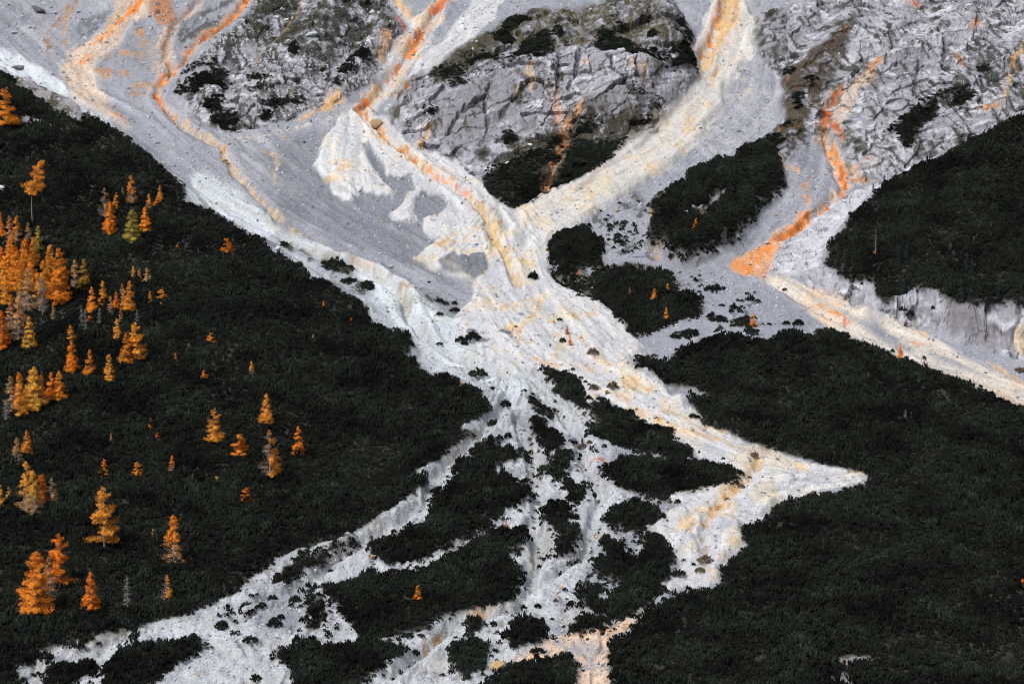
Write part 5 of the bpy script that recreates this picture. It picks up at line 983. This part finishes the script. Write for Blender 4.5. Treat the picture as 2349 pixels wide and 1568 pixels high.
# ------------------------------------------------------------------ larches
LC = {"O": (.97, .36, .035), "R": (.97, .31, .03), "G": (.93, .42, .055), "B": (.68, .36, .14), "Y": (.48, .32, .05), "X": (.3, .29, .29), "D": (.03, .045, .036)}
LM = {k: leafmat("larch_needles_" + n, LC[k], .16, .28) for k, n in zip("ORGBYXD", ("orange", "rust", "gold", "brown", "olive", "bare", "spruce"))}
def larch_mesh(seed, form):
    """trunk and crown meshes, 12 m tall"""
    r = random.Random(seed); T = 12.0
    lean = r.uniform(-.3, .3); bend = r.uniform(-.35, .35)
    if form == "long": lean = 2.0; bend = -1.0
    def tk(t): return (lean * t + bend * math.sin(t * 3.1), .2 * math.sin(t * 2.2 + seed), T * t)
    tr = TB(); n = 9
    r0 = {"sapling": .16, "bush": .2, "long": .13}.get(form, .21)
    tube(tr, [tk(i / n * .985) for i in range(n + 1)], [r0 * (1 - .93 * i / n) for i in range(n + 1)], 6, (1, 1, 1), 0)
    cr = TB()
    t0, RM, nb, dens_, bare = {"full": (.10, 2.35, 88, 15, 0), "wide": (.12, 3.0, 92, 15, 0), "half": (.12, 2.3, 84, 14, 1), "side": (.13, 2.5, 84, 14, 2), "bare": (.16, 2.1, 84, 13, 3), "long": (.52, 1.9, 44, 14, 0), "sapling": (.06, 3.0, 44, 18, 0), "bush": (.05, 5.5, 34, 22, 0), "dense": (.08, 2.6, 74, 18, 0), "loose": (.18, 2.7, 58, 14, 0), "snag": (.2, 1.1, 40, 0, 4), "fir": (.03, 2.5, 110, 13, 0)}[form]
    for i in range(nb):
        u = r.random() ** (1.15 if form != "bush" else .8)
        t = t0 + (.985 - t0) * u
        prof = (1 - u) ** .72 * (1 if u > .1 else .55 + 4.5 * u) + .06
        if form in ("loose",): prof *= r.choice((.5, 1, 1.2))
        Lb = RM * 1.2 * prof * r.uniform(.65, 1.12); a = r.uniform(0, 6.283)
        if form == "bush" and r.random() < .5: a = r.gauss(.3 + seed, .5)
        o = tk(t); ca, sa = math.cos(a), math.sin(a)
        dr = r.uniform(-.42, -.12) if u < .7 else r.uniform(-.1, .45)
        tipz = o[2] + dr * Lb + .16 * Lb
        mid = (o[0] + ca * Lb * .55, o[1] + sa * Lb * .55, o[2] + dr * Lb * .62); tip = (o[0] + ca * Lb, o[1] + sa * Lb, tipz)
        rb = .035 + .016 * Lb
        tube(cr, [o, mid, tip], [rb, rb * .6, .008], 3, (.9, .9, .9), 1)
        pb = 0.0
        if bare == 1: pb = float(sst(.62, .3, u)) * .85
        elif bare == 2: pb = .96 if ca < .2 else .2
        elif bare == 3: pb = .98
        elif bare == 4: pb = 1.0 if u > .12 else 0.0
        # twigs
        for q_ in range(int(3 + Lb * (3.5 if bare else 1.5))):
            s_ = r.uniform(.25, 1); bx = [o[k] + (mid[k] - o[k]) * s_ / .55 if s_ < .55 else mid[k] + (tip[k] - mid[k]) * (s_ - .55) / .45 for k in range(3)]
            b2 = a + r.choice((-1, 1)) * r.uniform(.5, 1.2); l2 = r.uniform(.25, .6) * (1.2 - .4 * s_)
            e = (bx[0] + l2 * math.cos(b2), bx[1] + l2 * math.sin(b2), bx[2] - l2 * r.uniform(-.1, .6))
            cr.tri(bx, (bx[0], bx[1], bx[2] + .035), e, (.85, .85, .85), 1)
        cnt = int(dens_ * 4.6 * Lb + 16)
        if bare == 4 and pb == 0: cnt = 30
        ct = r.uniform(.7, 1.2)
        for q_ in range(cnt):
            gone = r.random() < pb
            if gone and r.random() < (.5 if bare == 3 else .62): continue
            s_ = r.uniform(.12, 1.03) ** .8
            b_ = [o[k] + (mid[k] - o[k]) * s_ / .55 if s_ < .55 else mid[k] + (tip[k] - mid[k]) * (s_ - .55) / .45 for k in range(3)]
            sp2 = .12 + .13 * Lb * (1.05 - s_ * .7)
            c = (b_[0] + r.gauss(0, sp2), b_[1] + r.gauss(0, sp2), b_[2] + r.gauss(-.1, .15 + .035 * Lb))
            sz = r.uniform(.08, .19) * (1.25 if form in ("bush", "sapling") else 1)
            d1 = Vector((r.gauss(0, 1), r.gauss(0, 1), r.gauss(0, .6))).normalized() * sz * 1.5; d2 = Vector((r.gauss(0, 1), r.gauss(0, 1), r.gauss(0, 1))).normalized() * sz * .45
            tt = ct * r.uniform(.75, 1.2); tc = (tt, tt * r.uniform(.8, 1.15), tt)
            cv = Vector(c)
            if gone: d1 = d1 * .8; d2 = d2 * .35
            cr.tri(tuple(cv + d1), tuple(cv - d1 * .6 + d2), tuple(cv - d1 * .4 - d2), (1, 1, 1) if gone else tc, 1 if gone else 0)
    vv = np.array(cr.v); ax = np.stack([lean * vv[:, 2] / T, 0 * vv[:, 2], vv[:, 2]], 1)
    nn = (vv - ax) * np.array([1, 1, 0]); nn /= np.linalg.norm(nn, axis=1, keepdims=True) + .3
    nn[:, 2] += .6; nn += np.random.default_rng(seed).normal(0, .35, nn.shape); nn /= np.linalg.norm(nn, axis=1, keepdims=True)
    ff = np.array(cr.f); gn = np.cross(vv[ff[:, 1]] - vv[ff[:, 0]], vv[ff[:, 2]] - vv[ff[:, 0]])
    bad = (gn * nn[ff[:, 0]]).sum(1) < 0
    for k_ in np.nonzero(bad)[0]:
        p_, q_, r_ = cr.f[k_]; cr.f[k_] = (p_, r_, q_)
    cm = cr.mesh("crown", [LM["O"], M_TWIG])
    cm.polygons.foreach_set("use_smooth", np.ones(len(cm.polygons), bool))
    cm.normals_split_custom_set_from_vertices(nn.tolist())
    return tr.mesh("trunk", [M_BARK]), cm
FORMS = {}
for fi_, (f, nvar) in enumerate((("full", 4), ("wide", 3), ("half", 3), ("side", 2), ("bare", 3), ("long", 1), ("sapling", 3), ("bush", 4), ("dense", 3), ("loose", 3), ("snag", 1), ("fir", 3))):
    FORMS[f] = [larch_mesh(100 * fi_ + i, f) for i in range(nvar)]
TREES = [  # foot x, foot y, height, form, colour, label
 (13,302,94,"loose","O","orange larch at the left edge, highest of all on the left slope"),
 (76,517,140,"long","G","larch with a long bare leaning pale trunk and crown only at the top"),
 (301,474,66,"half","O","upper larch with grey lower half, left of the two smallest top ones"), (282,464,28,"bare","X","small bare grey larch left of the upper half-bare larch"), (326,462,18,"bare","X","faint bare twiggy larch right of the upper half-bare larch"), (367,464,36,"full","G","slim golden larch farthest right in the upper larch group"), (342,485,32,"half","O","small larch with grey foot below the slim golden one"), (361,473,15,"bush","R","tiny rust red larch bush between the slim golden larch and the small one"),
 (252,543,76,"full","O","bright orange larch with pale trunk, left of the olive one"), (240,503,67,"side","B","brownish larch behind the bright orange one with pale trunk"), (267,479,27,"sapling","G","little golden larch right of the brownish one"), (305,561,76,"wide","Y","broad olive gold larch in the upper group"), (335,536,58,"dense","O","bright orange larch behind the broad olive one"),
 (23,559,62,"half","B","brown larch at the top left of the dense orange stand"), (40,562,66,"half","O","orange-topped larch right of the brown one atop the dense stand"), (1,545,56,"full","O","orange larch cut by the left edge above the dense stand"), (66,556,44,"half","B","thin brown larch poking up between the stand's top trees"), (88,575,56,"full","Y","olive gold larch at the top right of the dense stand"),
 (61,632,84,"wide","O","broad orange larch in the upper middle of the dense stand"), (20,640,82,"dense","O","orange larch left of the broad one in the dense stand"), (38,672,92,"wide","O","wide deep orange larch in the middle left of the dense stand"), (2,625,58,"dense","R","rust orange larch at the left edge of the dense stand"), (133,700,122,"dense","O","tall brightest orange larch forming the right side of the dense stand"), (118,650,86,"full","O","orange larch rising behind the tall brightest one"), (104,692,92,"half","G","golden larch leaning against the tall brightest one"), (63,718,101,"half","B","tall brown half-bare larch at the stand's lower middle"), (86,714,86,"half","G","golden half-bare larch beside the tall brown one"), (96,725,88,"bare","B","bare brown larch at the stand's lower right"), (15,704,72,"full","O","orange larch at the stand's lower left"), (122,733,36,"half","B","small half-bare larch at the foot of the stand's right side"), (41,786,104,"half","B","tall pinkish brown half-bare larch below the dense stand"), (24,758,72,"half","B","shorter brown larch left of the tall pinkish brown one"), (4,802,88,"dense","R","fiery orange larch at the left edge below the dense stand"), (52,640,60,"full","O","orange larch filling the stand between the broad and the deep orange ones"),
 (30,600,64,"dense","O","orange larch behind the broad one at the stand's upper left"), (78,612,66,"dense","O","orange larch tucked behind the broad one's right side"), (10,668,70,"dense","O","orange larch filling the stand at the left edge, mid height"), (72,672,80,"full","G","golden orange larch in the very centre of the dense stand"), (112,672,84,"dense","G","golden larch left of the tall brightest one"), (48,700,76,"half","O","half-bare orange larch below the stand's centre"), (140,672,70,"dense","O","orange larch at the stand's right rim above the tall brightest one's foot"),
 (173,664,66,"half","B","grey-brown left tree of the larch pair right of the dense stand"), (191,668,70,"full","Y","golden right tree of the larch pair right of the dense stand"), (306,646,29,"half","G","left tree of the three little larches in mid slope"), (319,648,24,"full","B","middle tree of the three little larches in mid slope"), (336,648,21,"bush","B","right tree of the three little larches in mid slope"),
 (213,722,60,"full","O","leftmost orange larch of the middle group"), (237,706,58,"full","O","orange larch second from left in the middle group"), (254,726,44,"half","B","brown larch at the lower middle of the middle group"), (267,714,42,"dense","O","short orange larch in the heart of the middle group"), (283,714,48,"full","B","brownish orange larch right of the short one in the middle group"), (297,718,70,"full","G","tall golden larch at the right of the middle group"), (280,690,38,"half","B","brown larch at the back of the middle group"), (278,744,34,"half","B","grey and gold larch at the foot of the middle group"),
 (187,757,49,"bare","X","left of the two bare grey larches below the middle group"), (196,762,52,"bare","X","right of the two bare grey larches below the middle group"), (204,748,16,"bush","O","orange sprig bush at the foot of the two bare grey larches"), (229,748,40,"bare","X","broad pale grey bare larch below the middle group"), (315,747,35,"bare","X","slim bare grey larch below the tall golden one"), (344,698,25,"full","O","small orange larch with a side branch right of the middle group"), (373,696,22,"bush","O","crooked orange larch sprig right of the middle group"),
 (68,800,74,"full","G","lone golden larch below the dense stand"), (164,787,42,"loose","O","small orange-brown larch left in the lower middle row"), (269,788,54,"full","G","golden larch behind the brightest pair"), (288,843,74,"dense","O","brightest orange larch of the pair in mid slope"), (313,838,92,"loose","O","taller orange larch right of the brightest one"),
 (520,578,22,"bush","R","rust orange larch bush alone near the channel rim"), (407,573,7,"bush","O","tiny orange speck bush left of the rust orange bush"), (390,592,10,"bare","X","tiny pale dead bush below the upper group"), (455,588,14,"bare","X","tiny grey dead sapling left of the rust orange bush"), (484,786,17,"bush","O","bent orange larch bush in the open pine slope"), (529,632,14,"half","B","tiny brown larch under the rust orange bush"), (569,631,8,"bush","O","tiny orange bush right of the tiny brown larch"),
 (165,860,76,"full","O","left larch of the three in a row at mid left"), (206,875,67,"full","O","middle larch of the three in a row at mid left"), (251,883,66,"full","O","right larch of the three in a row at mid left"),
 (27,950,84,"half","B","grey-gold larch at the left of the stand above the left edge gap"), (14,968,50,"bare","X","bare grey larch at the lower left of that stand"), (47,958,82,"full","G","golden larch in the front of that stand"), (44,930,74,"full","O","orange larch at the back of that stand"), (77,945,100,"wide","G","tallest broad golden larch in the stand at mid left edge"), (97,935,72,"half","O","half-bare larch right of the tallest one at mid left edge"), (118,921,64,"full","O","left of the two bright larches right of the mid left stand"), (137,921,67,"dense","O","right of the two bright larches right of the mid left stand"),
 (42,1073,66,"half","B","grey larch with bare trunk left of a golden one, alone at lower left"), (60,1052,60,"dense","G","golden larch leaning behind the grey one with bare trunk"), (61,1176,116,"half","G","tall golden larch left in the lower left stand"), (79,1184,104,"half","G","long-trunked larch in the middle of the lower left stand"), (95,1162,78,"loose","O","orange larch right of the long-trunked one"), (119,1158,65,"side","B","brown-gold larch at the right of the lower left stand"), (1,1166,54,"full","G","golden larch cut by the left edge beside the lower left stand"), (21,1146,20,"bush","B","small brown larch bush beside the one cut by the left edge"),
 (240,1094,34,"sapling","R","bushy rust orange young larch in the lower slope"), (256,1016,20,"sapling","B","small round orange-brown larch above the bushy rust one"), (346,984,20,"sapling","G","tiny golden larch left of the flat red bush"), (361,1009,15,"bush","R","flat red orange bush in the lower slope"), (394,1080,38,"half","O","narrow orange larch sprig standing in the lower slope"), (315,1090,24,"bush","O","small orange larch bush right of the bushy rust one"), (551,1046,36,"bush","O","curved orange larch bush between the two slim larches"), (491,1019,84,"loose","G","golden larch with open layered branches in the lower slope"), (497,1110,14,"bush","B","dull gold bush under the layered golden larch"), (566,1157,25,"bush","R","spreading rust orange bush near the lower right of the slope"), (468,874,17,"bush","R","low rust orange bush in mid slope"), (402,832,16,"sapling","O","small round orange bush in mid slope"), (433,802,11,"sapling","B","tiny brown-orange bush above the small round one"), (578,866,30,"half","G","thin golden sapling in mid slope"), (322,1146,9,"bush","B","faint brown tuft above the large lower larch"),
 (240,1265,142,"loose","G","large golden larch with layered boughs and thick trunk in the lower slope"), (612,977,70,"full","G","golden larch right of the thin golden sapling"), (618,1101,108,"side","O","tall larch, grey bare on the left and orange on the right"), (682,1052,68,"full","O","orange larch farthest right on the left slope"), (747,929,12,"sapling","O","round orange bush in the open right part of the left slope"), (733,933,6,"bush","B","speck of an orange bush left of the round one"), (742,711,19,"full","O","little orange larch alone near the channel rim"), (805,742,11,"bush","R","tiny rust bush nearest the white channel"), (719,785,16,"loose","B","tiny brown-gold larch in the open right part of the left slope"), (1057,892,13,"bush","B","brownish sprig at the left slope's tip"),
 (82,1421,148,"wide","R","largest fiery orange larch in the bottom left"), (116,1370,92,"half","B","brown half-bare larch behind the largest fiery one"), (137,1352,126,"loose","O","tall orange larch behind and right of the largest fiery one"), (207,1406,92,"full","R","rust orange larch with bare lower trunk, second from left at bottom"), (293,1400,78,"bare","X","bare dark grey larch in the bottom row"), (383,1383,64,"side","O","small half grey half orange larch, rightmost of the bottom row"), (402,1302,116,"half","O","tall slim larch, orange on top and grey below"), (351,1234,15,"bush","B","little gold tuft left of the tall slim larch"),
 (958,1382,32,"sapling","O","orange larch bush inside the largest pine island"), (1077,1287,4,"bush","R","red speck in the largest pine island"), (1160,1227,21,"bush","B","brown-orange shrub at the upper rim of the largest pine island"),
 (1596,531,22,"sapling","O","orange larch in the stepped pine knob"), (1500,700,36,"dense","O","brightest orange larch in the broken thicket"), (1531,680,24,"loose","G","golden larch right of the brightest one in the broken thicket"), (1444,680,19,"half","B","faint brown larch left of the brightest one in the broken thicket"), (1474,680,8,"bush","O","tiny orange bush just left of the brightest one"), (1573,698,19,"full","B","small larch farthest right in the broken thicket"), (1527,738,29,"full","G","golden larch lowest in the broken thicket"), (1327,634,9,"bush","R","tiny red-orange bush on the brown grass near the inner bend"), (1728,749,25,"sapling","O","orange larch at the lower right forest's upper edge"), (1300,767,19,"full","G","upper gold sapling in the cream apron"), (1307,792,21,"full","G","lower gold sapling in the cream apron"), (2064,822,28,"dense","R","fiery larch on the rim beside the right hand gravel strip"), (2246,473,7,"bush","R","red speck in the right hand upper pine slope"), (2346,1349,15,"bush","O","orange tuft at the right edge of the lower right forest"),
 (2008,597,64,"snag","O","grey dead snag with an orange tuft at its foot on the right slope"), (2076,966,26,"bare","X","grey dead bush in the lower right forest"), (2090,960,16,"bare","X","small pale dead branch beside the grey dead bush"),
 (1227,642,18,"fir","D","tiny dark spruce beside the cream flow left of the inner bend"),
 (2003,440,16,"fir","D","dark spruce on the upper rim of the right slope, lower of two"), (2028,420,16,"fir","D","dark spruce on the upper rim of the right slope, upper of two"), (2105,532,32,"fir","D","pale teal spruce above the dead snag on the right slope"), (2062,612,40,"fir","D","teal spruce at the lower middle of the right slope"), (2094,625,36,"fir","D","teal spruce right of the lower middle one"), (2078,598,34,"fir","D","spruce behind the two lower teal ones"), (2216,622,42,"fir","D","larger teal spruce in the right part of the right slope"), (2230,630,30,"fir","D","smaller spruce beside the larger teal one"), (2072,672,36,"fir","D","spruce at the cliff rim, left"), (2204,690,48,"fir","D","tall spruce at the cliff rim, middle"), (2290,678,38,"fir","D","spruce at the cliff rim, right"),
]
def larch(k, fx, fy, h, form, c, lab):
    p = at([(fx, fy)])[0]; T = h * (1.55 if form == 'bush' else (1.4 if form == 'sapling' else (1.25 if h < 34 else 1.08))) * mpp(p[1]) / 12.0
    tm, cm = FORMS[form][k % len(FORMS[form])]
    dead = form in ("bare", "snag"); nm = "spruce_tree" if form == "fir" else ("dead_tree" if dead else ("larch_bush" if form == "bush" else "larch_tree"))
    e = bpy.data.objects.new(nm, None); COL.objects.link(e)
    e.location = (p[0], p[1], float(samp(Z, p[0], p[1])) - .1); e.scale = (T, T, T)
    e.rotation_euler = (0, 0, 0 if form in ("long", "side") else (k * 2.399) % 6.28)
    tag(e, lab, "tree" if form != "bush" else "bush", "spruces on the right slope" if form == "fir" else "autumn larches")
    for part, me in (("trunk", tm), ("crown", cm)):
        o = bpy.data.objects.new(part, me); COL.objects.link(o); o.parent = e
        if part == "crown":
            o.material_slots[0].link = 'OBJECT'; o.material_slots[0].material = LM[c]
for k, t in enumerate(TREES): larch(k, *t)
